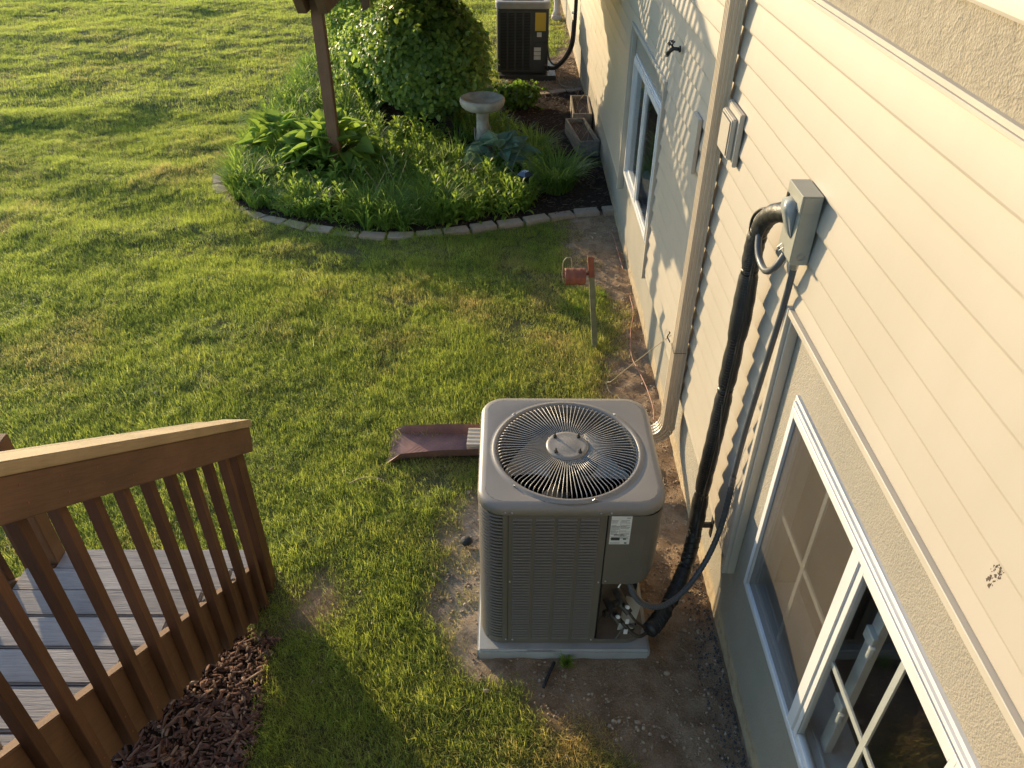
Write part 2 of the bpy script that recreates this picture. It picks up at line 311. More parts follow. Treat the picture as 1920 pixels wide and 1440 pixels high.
# ------------------------------------------------------------------ ground zones
DY = [-5, 1.2, 1.6, 1.86, 2.04, 2.2, 2.27, 2.5, 2.8, 3.2, 3.45, 3.65, 3.9, 4.3, 4.7, 5.15, 5.5, 5.9, 6.5, 7.1, 7.8, 8.2, 11.8, 11.9, 12.3, 13.3, 14.2, 15, 30]
DX = [1.0, .93, .78, .55, .25, -.02, -.25, -.30, -.37, -.42, -.33, -.05, .5, .70, .72, .92, .93, .78, .66, .60, .55, 1.2, 1.2, .1, -.1, .1, .85, 1.0, 1.0]
BEDP = [(-3.2, 8.4), (-3.0, 7.92), (-2.69, 7.64), (-2.37, 7.45), (-1.89, 7.25), (-1.34, 7.13), (-.82, 7.16), (-.29, 7.34), (.25, 7.54), (.77, 7.70), (1.12, 7.78),
        (1.12, 12.12), (.42, 11.73), (0, 11.9), (-.5, 12.6), (-1.5, 13.6), (-3.2, 13.9), (-3.45, 12.6), (-3.36, 10.9), (-3.38, 10.1), (-3.37, 9.1)]
def inpoly(x, y, P):
    x = np.asarray(x); y = np.asarray(y); r = np.zeros(x.shape, bool); n = len(P)
    for i in range(n):
        (x1, y1), (x2, y2) = P[i], P[(i+1) % n]
        if y1 == y2: continue
        c = ((y1 > y) != (y2 > y)) & (x < (x2-x1)*(y-y1)/(y2-y1)+x1); r ^= c
    return r
def ground_h(x, y):
    x = np.asarray(x, float); y = np.asarray(y, float)
    amp = np.clip((y-3.2)/4, .15, 1)*np.clip((1.5-x)/2.2, .1, 1)
    d = (vn(x*.75-y*.35, x*.5+y*1.0, 1.25)-.5)*.105 + (vn(x*.8, y*1.5, 3.1, 7)-.5)*.058 + (vn(x, y*1.3, 7.5, 3)-.5)*.016
    z = d*amp + (vn(x, y, .35, 5)-.5)*.03*amp
    z = np.where((x > -.3) & (x < 1.2) & (y < 4.6), z*.15 - .004*0, z)
    z += np.where(x > .6, (vn(x, y, 11, 9)-.5)*.02*np.clip((x-.6)*5, 0, 1), 0)
    near = np.clip((8-y)*1.5, 0, 1)*dirt(x, y)*((x < 1.2)); z = z+near*((vn(x, y, 26, 14)-.5)*.012+(vn(x, y, 13, 15)-.5)*.014)
    bed = inpoly(x, y, BEDP); z = np.where(bed, z*.3+.03, z)
    far = np.clip((np.hypot(x, y-8)-40)/60, 0, 1); return z*(1-far)
def dirt(x, y):
    xl = np.interp(y, DY, DX); e = (vn(x, y, 5, 2)-.5)*.26+(vn(x, y, 17, 4)-.5)*.16
    d = np.clip((x-xl+e)/.24+.5, 0, 1)
    d2 = np.clip(1.25-np.hypot((x+1.04)/.17, (y-2.72)/.20)+e*2, 0, 1)
    return np.maximum(d, d2)
def mulchz(x, y):
    e = (vn(x, y, 6, 8)-.5)*.12
    return (x < -1.17+e) & (x > -2.7) & (y < 2.60+e-.35*np.clip((x+1.5), 0, 1)) & (y > -2)
# ground sheet
ax = np.concatenate([-np.geomspace(400, 14.2, 22), np.arange(-14, -4, .14), np.arange(-4, -.6, .055), np.arange(-.6, 1.2, .022), np.arange(1.2, 2.2, .055), np.geomspace(2.3, 400, 26)])
ay = np.concatenate([-np.geomspace(400, 2.2, 22), np.arange(-2, 1, .12), np.arange(1, 7.2, .030), np.arange(7.2, 9.5, .055), np.arange(9.5, 22, .12), np.geomspace(22.2, 500, 26)])
X, Y = np.meshgrid(ax, ay); nx, ny = len(ax), len(ay)
Z = ground_h(X, Y); V = np.stack([X.ravel(), Y.ravel(), Z.ravel()], 1)
i = np.arange(nx*(ny-1)).reshape(ny-1, nx)[:, :-1].ravel(); F = np.stack([i, i+1, i+nx+1, i+nx], 1)
me = npmesh('lawn_ground', V, F, 'soil'); me.polygons.foreach_set('use_smooth', [True]*len(me.polygons))
at = me.color_attributes.new('zone', 'FLOAT_COLOR', 'POINT'); C = np.zeros((nx*ny, 4), np.float32); C[:, 3] = 1
xx, yy = V[:, 0].astype(float), V[:, 1].astype(float); dd = dirt(xx, yy); dd = np.where(xx > 1.3, 0, dd); C[:, 0] = dd
C[:, 1] = inpoly(xx, yy, BEDP) | mulchz(xx, yy)
C[:, 2] = np.clip(1-np.abs(xx+.24)/.22, 0, 1)*np.clip((3.6-yy)*3, 0, 1)*np.clip((yy-2)*4, 0, 1)
at.data.foreach_set('color', C.ravel()); link('lawn_ground', me, None, kind='structure')

# ------------------------------------------------------------------ grass
def blades(n, R, h0, h1, wd, lean, seed, bend=.5, segs=2):
    g = np.random.default_rng(seed); a = g.random(n)*2*PI; r = np.sqrt(g.random(n))*R; bx = r*np.cos(a); by = r*np.sin(a)
    h = h0+(h1-h0)*g.random(n); az = g.random(n)*2*PI; le = lean*g.random(n)**.7; fa = az+PI/2+(g.random(n)-.5)*1.5
    V = np.zeros((n, 2*segs+1, 3)); 
    for s_ in range(segs+1):
        f = s_/segs; an = le*(1-bend+bend*2*f); d = h*f
        cx = bx+np.cos(az)*np.sin(an)*d; cy = by+np.sin(az)*np.sin(an)*d; cz = np.cos(an)*d
        if s_ == segs: V[:, 2*s_] = np.stack([cx, cy, cz], 1)
        else:
            w_ = wd*(1-.35*f)/2; V[:, 2*s_] = np.stack([cx-np.cos(fa)*w_, cy-np.sin(fa)*w_, cz-.004*(s_ == 0)], 1); V[:, 2*s_+1] = np.stack([cx+np.cos(fa)*w_, cy+np.sin(fa)*w_, cz-.004*(s_ == 0)], 1)
    k = 2*segs+1; base = (np.arange(n)*k)[:, None]; tri = []
    for s_ in range(segs-1): tri += [[2*s_, 2*s_+1, 2*s_+3], [2*s_, 2*s_+3, 2*s_+2]]
    tri += [[2*segs-2, 2*segs-1, 2*segs]]
    F = (base[:, :, None]+np.array(tri)[None]).reshape(-1, 3); return V.reshape(-1, 3), F
def scatter(name, protos, P, rot, scl, idx, attrs, label=None, cat=None, kind='stuff'):
    """one object whose points carry the prototypes (geometry nodes)"""
    col = bpy.data.collections.new(name+'_pieces')
    for j, me_ in enumerate(protos):
        o = bpy.data.objects.new('%s_piece_%02d' % (name, j), me_); col.objects.link(o)
    me = bpy.data.meshes.new(name); me.vertices.add(len(P)); me.vertices.foreach_set('co', np.asarray(P, np.float32).ravel())
    a = me.attributes.new('rot', 'FLOAT_VECTOR', 'POINT'); a.data.foreach_set('vector', np.asarray(rot, np.float32).ravel())
    a = me.attributes.new('scl', 'FLOAT_VECTOR', 'POINT'); a.data.foreach_set('vector', np.asarray(scl, np.float32).ravel())
    a = me.attributes.new('idx', 'INT', 'POINT'); a.data.foreach_set('value', np.asarray(idx, np.int32))
    for k_, vls in attrs.items():
        a = me.attributes.new(k_, 'FLOAT', 'POINT'); a.data.foreach_set('value', np.asarray(vls, np.float32))
    ob = bpy.data.objects.new(name, me); COL.objects.link(ob)
    ng = bpy.data.node_groups.new(name, 'GeometryNodeTree'); ng.interface.new_socket('Geometry', in_out='INPUT', socket_type='NodeSocketGeometry'); ng.interface.new_socket('Geometry', in_out='OUTPUT', socket_type='NodeSocketGeometry')
    N = ng.nodes.new; L = ng.links.new; gi = N('NodeGroupInput'); go = N('NodeGroupOutput'); ip = N('GeometryNodeInstanceOnPoints'); ci = N('GeometryNodeCollectionInfo')
    ci.inputs['Collection'].default_value = col; ci.inputs['Separate Children'].default_value = True; ci.inputs['Reset Children'].default_value = True
    def na(n_, ty): q = N('GeometryNodeInputNamedAttribute'); q.data_type = ty; q.inputs['Name'].default_value = n_; return q.outputs['Attribute']
    er = N('FunctionNodeEulerToRotation'); L(na('rot', 'FLOAT_VECTOR'), er.inputs[0])
    mp_ = N('GeometryNodeMeshToPoints'); L(gi.outputs[0], mp_.inputs[0]); L(mp_.outputs[0], ip.inputs['Points'])
    L(ci.outputs[0], ip.inputs['Instance']); ip.inputs['Pick Instance'].default_value = True
    L(na('idx', 'INT'), ip.inputs['Instance Index']); L(er.outputs[0], ip.inputs['Rotation']); L(na('scl', 'FLOAT_VECTOR'), ip.inputs['Scale']); L(ip.outputs[0], go.inputs[0])
    md = ob.modifiers.new('scatter', 'NODES'); md.node_group = ng
    ob['kind'] = kind
    if label: ob['label'] = label
    if cat: ob['category'] = cat
    return ob
gp = []
for s_ in range(5): gp.append(npmesh('tuft', *blades(120, .085, .020, .048, .0022, 1.05, 50+s_), 'grass'))
for s_ in range(3): gp.append(npmesh('tuft_far', *blades(80, .11, .022, .048, .0036, 1.0, 70+s_), 'grass'))
for s_ in range(3): gp.append(npmesh('tuft_tall', *blades(44, .045, .04, .085, .0025, 1.0, 90+s_, .7, 3), 'grass'))
def jgrid(x0, x1, y0, y1, st, g):
    a, b = np.meshgrid(np.arange(x0, x1, st), np.arange(y0, y1, st)); n = a.size
    return a.ravel()+(g.random(n)-.5)*st, b.ravel()+(g.random(n)-.5)*st
g = np.random.default_rng(5); PX, PY, K = [], [], []
for (x0, x1, y0, y1, st, kk) in ((-4.6, 1.1, .7, 6.6, .062, 0), (-7.5, 1.1, 6.6, 11, .078, 0), (-11.5, -4.6, 1.5, 6.6, .11, 0), (-11.5, -7.5, 6.6, 11, .11, 1), (-14.5, 1.1, 11, 22, .115, 1)):
    a, b = jgrid(x0, x1, y0, y1, st, g); PX.append(a); PY.append(b); K.append(np.full(a.size, kk))
PX = np.concatenate(PX); PY = np.concatenate(PY); K = np.concatenate(K)
vis = (np.abs(PX) < PY*.80+1.9); PX, PY, K = PX[vis], PY[vis], K[vis]
d = dirt(PX, PY); keep = (g.random(PX.size) > d*1.04) & ~inpoly(PX, PY, BEDP) & ~mulchz(PX, PY) & ~((PX > -.2) & (PX < .78) & (PY > 2.32) & (PY < 3.22))
keep &= ~((PX > -.80) & (PX < .1) & (PY > 3.82) & (PY < 4.14)) & ~((PX < -1.3) & (PX > -2.5) & (PY < 2.9))
thin = vn(PX, PY, 2.2, 33); keep &= g.random(PX.size) > np.clip((thin-.66)*2.2, 0, .6)*(PY < 7)
PX, PY, K, d = PX[keep], PY[keep], K[keep], d[keep]; n = PX.size
dry = np.clip(.22+.9*(vn(PX, PY, .8, 21)-.5)+.8*(vn(PX, PY, 3.2, 22)-.5)+.5*(vn(PX, PY, 9, 23)-.5), 0, 1)*.70+d*.5
dry += .42*np.exp(-((PX-.45)/.55)**2-((PY-5.1)/.75)**2) + .30*np.exp(-((PX-.3)/.8)**2-((PY-1.75)/.35)**2)+.2*np.exp(-((PX+.6)/.5)**2-((PY-1.9)/.5)**2)
dry += .35*np.exp(-((PX-.75)/.3)**2-((PY-7.0)/.5)**2)
dry *= 1-.40*np.clip((PY-7)/3, 0, 1)-.3*np.clip((-PX-2)/2, 0, 1)*(PY < 7)
dry = np.clip(dry+(g.random(n)-.5)*.12, 0, .95)
tall = (K == 0) & (g.random(n) < np.clip((vn(PX, PY, 2.6, 40)-.46)*.9, 0, .45)*(d < .3)) & (PY < 6.6)
idx = np.where(K == 1, 5+g.integers(0, 3, n), g.integers(0, 5, n)); idx = np.where(tall, 8+g.integers(0, 3, n), idx)
sc = (.70+.75*vn(PX, PY, 3.4, 12)**1.3+.35*g.random(n))*(1-.40*np.minimum(d, 1)); sc *= np.where(dry > .6, .75, 1)
scl = np.stack([np.full(n, 1.)*(.95+.2*g.random(n)), np.full(n, 1.)*(.95+.2*g.random(n)), sc], 1)
rot = np.stack([(g.random(n)-.5)*.45+.12*(vn(PX, PY, 2, 60)-.5), (g.random(n)-.5)*.45, g.random(n)*2*PI], 1)
GP = np.stack([PX, PY, ground_h(PX, PY)], 1)
scatter('lawn_grass', gp, GP, rot, scl, idx, {'dry': dry}, 'mown green lawn grass with dry yellow patches', 'grass')

# ------------------------------------------------------------------ pebbles, clods, mulch (uncountable)
def chip_mesh(L_, W_, H_, seed):
    g = np.random.default_rng(seed); b = MB()
    pts = []
    for x in (-1, -.3, .4, 1):
        ww = (1-.30*abs(x)**3)*(1+.25*(g.random()-.5)); 
        for y, z in ((-1, 0), (-.4, 1), (.5, .9), (1, .1)): pts.append((x*L_/2, y*W_/2*ww, z*H_*(.55+.4*g.random())+.03*L_*(g.random()-.5)*abs(x)))
    f = []
    for i_ in range(3):
        for k_ in range(4): f.append((i_*4+k_, i_*4+(k_+1) % 4, (i_+1)*4+(k_+1) % 4, (i_+1)*4+k_))
    f += [(3, 2, 1, 0), (12, 13, 14, 15)]; b.add(pts, f); return b
def scatter_joined(name, mt, P, protos, rots, scls, label, cat):
    Vs, Fs, o = [], {3: [], 4: []}, 0
    for (p_, q, s_) in zip(P, rots, scls):
        pr = protos[random.randrange(len(protos))]; R_ = np.array(Matrix.Rotation(q[2], 3, 'Z') @ Matrix.Rotation(q[0], 3, 'X') @ Matrix.Rotation(q[1], 3, 'Y'))
        Vs.append((pr[0]*s_)@R_.T+np.array(p_)); Fs[pr[1].shape[1]].append(pr[1]+o); o += len(pr[0])
    k = 4 if Fs[4] else 3
    me = npmesh(name, np.concatenate(Vs), np.concatenate(Fs[k]), mt); ob = link(name, me, None); ob['kind'] = 'stuff'; ob['label'] = label; ob['category'] = cat; return ob
chips = [(np.array(c.v), np.array([f for f in c.f])) for c in [chip_mesh(*a) for a in ((.055, .018, .003, 1), (.038, .020, .004, 2), (.075, .014, .003, 3), (.030, .024, .004, 4), (.050, .010, .003, 5), (.022, .012, .003, 6))]]
g = np.random.default_rng(9)
mx = g.uniform(-2.7, -1.05, 15000); my = g.uniform(.9, 2.72, 15000); ok = mulchz(mx, my) & (mx > -2.6); mx, my = mx[ok], my[ok]; n = mx.size
P = np.stack([mx, my, ground_h(mx, my)+g.random(n)*.022], 1)
scatter_joined('bark_mulch', 'mulch', P, chips, np.stack([(g.random(n)-.5)*.9, (g.random(n)-.5)*.7, g.random(n)*6.28], 1), .32+g.random(n)**2*1.0, 'red brown bark mulch along the foot of the wooden stairs', 'mulch')
mx = g.uniform(-3.2, 1.1, 9000); my = g.uniform(7.3, 12, 9000); ok = inpoly(mx, my, BEDP) & ((mx > -.6) | (g.random(9000) < .35)) & (my < 11.9); mx, my = mx[ok], my[ok]; n = mx.size
P = np.stack([mx, my, ground_h(mx, my)+g.random(n)*.015], 1)
scatter_joined('garden_mulch', 'mulch_dark', P, chips, np.stack([(g.random(n)-.5)*.9, (g.random(n)-.5)*.7, g.random(n)*6.28], 1), .6+g.random(n)*.7, 'dark mulch in the flower bed beside the house', 'mulch')
def ico(seed, sub=1, sq=.7, rough=.25):
    g = np.random.default_rng(seed); bm = bmesh.new(); bmesh.ops.create_icosphere(bm, subdivisions=sub, radius=1)
    V = np.array([v.co[:] for v in bm.verts]); F = np.array([[v.index for v in f.verts] for f in bm.faces]); bm.free()
    V *= (1+rough*(g.random(len(V))-.5))[:, None]; V *= np.array([1, .6+.4*g.random(), sq]); return V, F
rocks = [ico(s_) for s_ in range(6)]
mx = g.uniform(-.6, 1.1, 34000); my = g.uniform(.9, 8, 34000); dd = dirt(mx, my); ok = (g.random(34000) < dd*np.where(my > 4, .35, .75)) & ~((mx > -.15) & (mx < .73) & (my > 2.37) & (my < 3.2)) & ~inpoly(mx, my, BEDP) & (mx < 1.09)
mx, my = mx[ok], my[ok]; n = mx.size; P = np.stack([mx, my, ground_h(mx, my)+.001], 1)
scatter_joined('dirt_pebbles', 'pebble', P, rocks, g.random((n, 3))*6.28, (.0016+.0105*g.random(n)**5)*(.6+.9*vn(mx, my, 4, 91))+.002*(mx > .85)*g.random(n), 'small tan pebbles and crumbs in the bare dirt around the unit', 'gravel')
mx = g.uniform(-.1, 1.1, 2500); my = g.uniform(11.9, 14, 2500); n = 2500; P = np.stack([mx, my, ground_h(mx, my)+.004], 1)
scatter_joined('gravel', 'pebble', P, rocks, g.random((n, 3))*6.28, .006+.012*g.random(n), 'brown gravel round the far dark condenser', 'gravel')
mx = 1.09-.13*g.random(1800)**1.8; my = g.uniform(1.1, 3.0, 1800); P = np.stack([mx, my, ground_h(mx, my)+.002], 1); n = 1800
scatter_joined('foundation_gravel', 'ac_dark', P, rocks, g.random((n, 3))*6.28, .002+.006*g.random(n)**3, 'dark grey gravel strip against the foundation under the near window', 'gravel')
# straws in dirt
b = MB()
for _ in range(420):
    x = g.uniform(-.3, 1.07); y = g.uniform(1.0, 7.5)
    if g.random() > float(dirt(x, y)): continue
    if -.18 < x < .76 and 2.35 < y < 3.2: continue
    a_ = g.random()*6.28; l = .02+.06*g.random(); z = float(ground_h(x, y))+.006
    b.tube([(x, y, z), (x+math.cos(a_)*l/2, y+math.sin(a_)*l/2, z+.006*g.random()), (x+math.cos(a_)*l, y+math.sin(a_)*l, z)], .0011, 3)
o = b.build('dead_grass', 'fieldstick', kind='stuff'); o['label'] = 'loose dead grass straws lying on the bare dirt'; o['category'] = 'straw'

mx = g.uniform(-3.5, 1.0, 260); my = g.uniform(1.2, 8, 260); P = np.stack([mx, my, ground_h(mx, my)+.035*(dirt(mx, my) < .5)+.004], 1); n = 260
scatter_joined('leaf_litter', 'fieldstick', P, chips, np.stack([(g.random(n)-.5)*.9, (g.random(n)-.5)*.7, g.random(n)*6.28], 1), .25+g.random(n)*.35, 'bits of dry leaf and stem fallen on the grass', 'litter')
# ------------------------------------------------------------------ the house
WX = 1.07
house = T('house', 'beige vinyl sided house wall running along the right with white basement windows', 'house', (1.1, 5, 0))
W1 = (.90, 2.36, .62, 1.70); W2 = (5.66, 7.14, .66, 1.75)       # window openings y0 y1 z0 z1
S1 = (.72, 2.53, 1.95); S2 = (5.50, 7.26, 1.95)
HY0, HY1 = -4, 24
b = MB(); x0, x1 = 1.105, 1.32
for y0, y1 in ((HY0, W1[0]), (W1[1], W2[0]), (W2[1], HY1)): b.box(x0, x1, y0, y1, -.4, 3.12)
for W_ in (W1, W2): b.box(x0, x1, W_[0], W_[1], -.4, W_[2]); b.box(x0, x1, W_[0], W_[1], W_[3], 3.12)
b.build('foundation_wall', 'parge', house)
MB().box(1.085, 1.104, HY0, HY1, 2.93, 3.125).build('stucco_band', 'stucco', house)
b = MB(); b.box(1.32, 9, HY0, HY1, 2.45, 5.6); b.box(1.105, 1.32, HY0, HY1, 3.125, 5.6); b.build('upper_storey', 'jtrim', house)
b = MB(); b.prism([(.7, 5.6), (5.2, 7.6), (9.7, 5.6), (9.7, 5.75), (5.2, 7.8), (.7, 5.75)], 1, HY0-.4, HY1+.4); b.build('roof', 'asphalt_roof', house)
# siding courses: each a part
def course(z0, y0, y1, name='siding_course', ex=.125, xb=0):
    pr = [(WX+xb, z0)]+[(WX-.0015+xb+.0150*(k/10)**1.15, z0+.008+(ex-.002)*k/10) for k in range(11)]+[(WX+.0160+xb, z0+ex+.006), (WX+.018+xb, z0+ex+.006), (WX+.016+xb, z0-.001), (WX+.010+xb, z0-.001)]
    b = MB(); n_ = len(pr)
    b.prism([(q[0], q[1]) for q in pr], 1, y0, y1)
    return b.build(name, 'siding', house)
zs = [.55+.125*k for k in range(19)]
for z0 in zs:
    segs = [(HY0, HY1)]
    if z0 < 1.95-.02:
        top_clip = z0 > 1.95-.125
        segs = [(HY0, S1[0]-.012), (S1[1]+.012, S2[0]-.012), (S2[1]+.012, HY1)]
    for (y0, y1) in segs:
        cuts = [y0]; yj = y0+2.1+((z0*61.7) % 1)*2.2
        while yj < y1-.7: cuts.append(yj); yj += 3.66
        cuts.append(y1)
        for q, (a_, c_) in enumerate(zip(cuts, cuts[1:])): course(z0, a_-(.02 if q else 0), c_, xb=-.0012*(q % 2))
for z0 in [3.13+.125*k for k in range(12)]: course(z0, HY0, HY1)
for (s0, s1, sz) in (S1, S2): course(sz+.0265, s0-.012, s1+.012, ex=2.05-sz-.0265)
# starter strip + J trims
b = MB()
for (y0, y1) in ((HY0, S1[0]-.03), (S1[1]+.03, S2[0]-.03), (S2[1]+.03, HY1)):
    b.box(1.072, 1.10, y0, y1, .505, .546)
b.build('starter_strip', 'jtrim', house)
b = MB(); b.box(1.062, 1.10, HY0, HY1, 2.928, 2.940); b.box(1.068, 1.095, HY0, HY1, 2.9405, 2.956); b.build('trim_channel', 'jtrim', house, bevel=.001, seg=1)
for (s0, s1, sz) in (S1, S2):
    b = MB()
    b.box(1.050, 1.10, s1-.002, s1+.024, .47, sz+.026); b.box(1.050, 1.10, s0-.024, s0+.002, .47, sz+.026)
    b.box(1.052, 1.10, s0+.003, s1-.003, sz, sz+.024)
    b.box(1.066, 1.103, s0+.003, s1-.003, sz-.022, sz-.001); b.box(1.066, 1.103, s1-.020, s1-.003, .49, sz-.023)
    b.build('surround_channel', 'jtrim', house, bevel=.0015, seg=1)
# basement room seen through the glass
b = MB(); b.box(1.33, 4.2, -1.5, 8.6, .25, 2.4); b.f = [f[::-1] for f in b.f]; b.f = [f for k, f in enumerate(b.f) if k != 4]
b.box(1.325, 1.33, -1.5, W1[0]-.03, .25, 2.4); b.box(1.325, 1.33, W1[1]+.03, W2[0]-.03, .25, 2.4); b.box(1.325, 1.33, W2[1]+.03, 8.6, .25, 2.4)
b.build('basement_room', 'room', house)
def window(W_, sash_y, screen_far, hardware):
    y0, y1, z0, z1 = W_; x = 1.075
    fr = MB(); t_ = .062
    # stepped outer frame
    for k, (inset, xf, th) in enumerate(((0, x+.016, .016), (.016, x+.006, .014), (.030, x, .032))):
        a0, a1, b0, b1 = y0+inset, y1-inset, z0+inset, z1-inset
        fr.box(xf, 1.20-k*.001, a0, a0+th, b0, b1); fr.box(xf, 1.20-k*.001, a1-th, a1, b0, b1)
        fr.box(xf, 1.20-k*.001, a0+th, a1-th, b0, b0+th); fr.box(xf, 1.20-k*.001, a0+th, a1-th, b1-th, b1)
    win = fr.build('window', 'vinyl_white', house, bevel=.002, seg=1)
    iy0, iy1, iz0, iz1 = y0+.062, y1-.062, z0+.062, z1-.062
    MB().box(x+.002, 1.13, sash_y-.028, sash_y+.028, iz0, iz1).build('meeting_rail', 'vinyl_white', win, bevel=.003)
    # sill track
    b = MB(); b.box(1.128, 1.30, iy0, iy1, iz0-.03, iz0+.004); b.box(1.150, 1.156, iy0, iy1, iz0+.004, iz0+.018); b.build('sill_track', 'vinyl_white', win)
    for far in (0, 1):
        a0, a1 = (sash_y+.028, iy1) if far else (iy0, sash_y-.028)
        xg = 1.118 if far else 1.096
        s_ = MB(); w_ = .022 if far else .030
        s_.box(xg-.012, xg+.014, a0, a0+w_, iz0, iz1); s_.box(xg-.012, xg+.014, a1-w_, a1, iz0, iz1); s_.box(xg-.012, xg+.014, a0+w_, a1-w_, iz0, iz0+w_); s_.box(xg-.012, xg+.014, a0+w_, a1-w_, iz1-w_, iz1)
        s_.build('sash', 'vinyl_white', win, bevel=.002, seg=1)
        MB().box(xg-.002, xg+.002, a0+w_, a1-w_, iz0+w_, iz1-w_).build('pane', 'glass', win)
        cy, cz = (a0+a1)/2, (iz0+iz1)/2
        if screen_far is not None:
            b = MB(); b.box(xg+.004, xg+.012, cy-.0125, cy+.0125, iz0+w_, iz1-w_); b.build('muntin', 'vinyl_white', win)
            b = MB(); b.box(xg+.0045, xg+.0115, a0+w_, a1-w_, cz-.0125, cz+.0125); b.build('muntin', 'vinyl_white', win)
        if far and screen_far:
            MB().box(1.088, 1.0888, a0, a1, iz0, iz1).build('insect_screen', 'screen', win)
    if hardware:
        b = MB(); b.box(1.17, 1.20, sash_y-.12, sash_y-.07, iz0, iz1)
        for zc in (iz0+.28, iz0+.66): b.box(1.150, 1.17, sash_y-.135, sash_y-.075, zc, zc+.05); b.tube([(1.155, sash_y-.14, zc-.03), (1.155, sash_y-.14, zc+.02)], .012, 8)
        b.build('sash_lock', 'vinyl_white', win, bevel=.002, seg=1)
    return win
window(W1, 1.63, True, True); window(W2, 6.40, None, False)
# bird-pecked scar on a siding course
b = MB()
for _ in range(60):
    y = 1.134+g.normal()*.009; z = 2.143+g.normal()*.017; r_ = .0008+.0034*g.random()**3; q = g.random()*3; ww = [(.5+.9*g.random()) for _k in range(7)]
    n0 = len(b.v); b.v += [(WX-.0032+.0150*(max(0, z-2.058)/.123)**1.15, y+r_*ww[k]*math.cos(k*.9), z+1.6*r_*ww[k]*math.sin(k*.9)) for k in range(7)]; b.v += [(v_[0]+.003, v_[1], v_[2]) for v_ in b.v[n0:n0+7]]
    b.f += [tuple(range(n0, n0+7))]+[(n0+k, n0+(k+1) % 7, n0+7+(k+1) % 7, n0+7+k) for k in range(7)]
b.build('chipped_spot', 'bark', house, kind='stuff')


# downspout
ds = T('downspout', 'beige corrugated downspout running down the siding to an elbow behind the unit', 'downspout', (1.02, 3.90, 0))
def spout(b, pts, w_, d_, ups, nrib=3):
    """rectangular ribbed pipe along pts; w_ along side axis, d_ along up axis"""
    prof = []
    def side(p0, p1):
        n_ = nrib*2+1
        for i_ in range(n_):
            f = i_/n_; dep = .0055 if i_ % 2 == 1 else 0
            for ff in (f+.02, f+1/n_-.02): prof.append((p0, p1, ff, dep))
    c = [(-w_/2, -d_/2), (w_/2, -d_/2), (w_/2, d_/2), (-w_/2, d_/2)]
    for q in range(4): side(c[q], c[(q+1) % 4])
    base = len(b.v); n_ = len(prof)
    for i_, p_ in enumerate(pts):
        p_ = Vector(p_); d1 = (Vector(pts[min(i_+1, len(pts)-1)])-Vector(pts[max(i_-1, 0)])).normalized()
        sd_ = Vector(ups[i_]); sd_ = (sd_-d1*sd_.dot(d1)).normalized(); up_ = d1.cross(sd_)
        for (q0, q1, f, dep) in prof:
            sx_ = q0[0]+(q1[0]-q0[0])*f; sy_ = q0[1]+(q1[1]-q0[1])*f
            nx_, ny_ = (q1[1]-q0[1]), -(q1[0]-q0[0]); l = math.hypot(nx_, ny_); sx_ -= nx_/l*dep; sy_ -= ny_/l*dep
            b.v.append(tuple(p_+sd_*sx_+up_*sy_))
    for i_ in range(len(pts)-1):
        for k_ in range(n_): b.f.append((base+i_*n_+k_, base+i_*n_+(k_+1) % n_, base+(i_+1)*n_+(k_+1) % n_, base+(i_+1)*n_+k_))
    return b
DSX, DSY = 1.021, 3.880
spout(MB(), [(DSX, DSY, 5.0), (DSX, DSY, .86)], .088, .074, [(0, 1, 0)]*2).build('pipe', 'trim_beige', ds)
spout(MB(), [(DSX, DSY, .895), (DSX, DSY, .32)], .094, .080, [(0, 1, 0)]*2).build('lower_pipe', 'trim_beige', ds)
b = MB(); pts = []
for k in range(13):
    a_ = k/12*PI/2*.92; rr = .13; pts.append((DSX-rr+rr*math.cos(a_), DSY, .33-rr*math.sin(a_)))
for k in range(len(pts)-1):   # crimped elbow: each ring a little step
    spout(b, [pts[k], Vector(pts[k])*.15+Vector(pts[k+1])*.85, pts[k+1]], .096+.005*(k % 2), .080+.005*(k % 2), [(0, 1, 0)]*3)
b.build('elbow', 'trim_beige', ds)
spout(MB(), [pts[-1], (.6, 3.92, .17), (-.10, 3.955, .085)], .10, .07, [(0, 1, 0)]*3).build('outlet_pipe', 'trim_beige', ds)
b = spout(MB(), [(-.09, 3.955, .085), (-.265, 3.962, .08)], .170, .085, [(0, 1, 0)]*2, 4); b.build('outlet_end', 'trim_beige', ds)
b = MB(); b.tube([(DSX-.042, DSY-.049, .88), (DSX-.042, DSY+.049, .885), (DSX+.03, DSY+.049, .88)], .0016, 5); b.tube([(DSX+.03, DSY-.049, .88), (DSX-.042, DSY-.049, .88)], .0016, 5)
b.tube([(DSX-.045, DSY+.07, .88), (DSX-.06, DSY+.10, .90), (DSX-.05, DSY+.085, .94), (DSX-.06, DSY+.07, .955)], .004, 5); b.build('wire_tie', 'rock', ds)
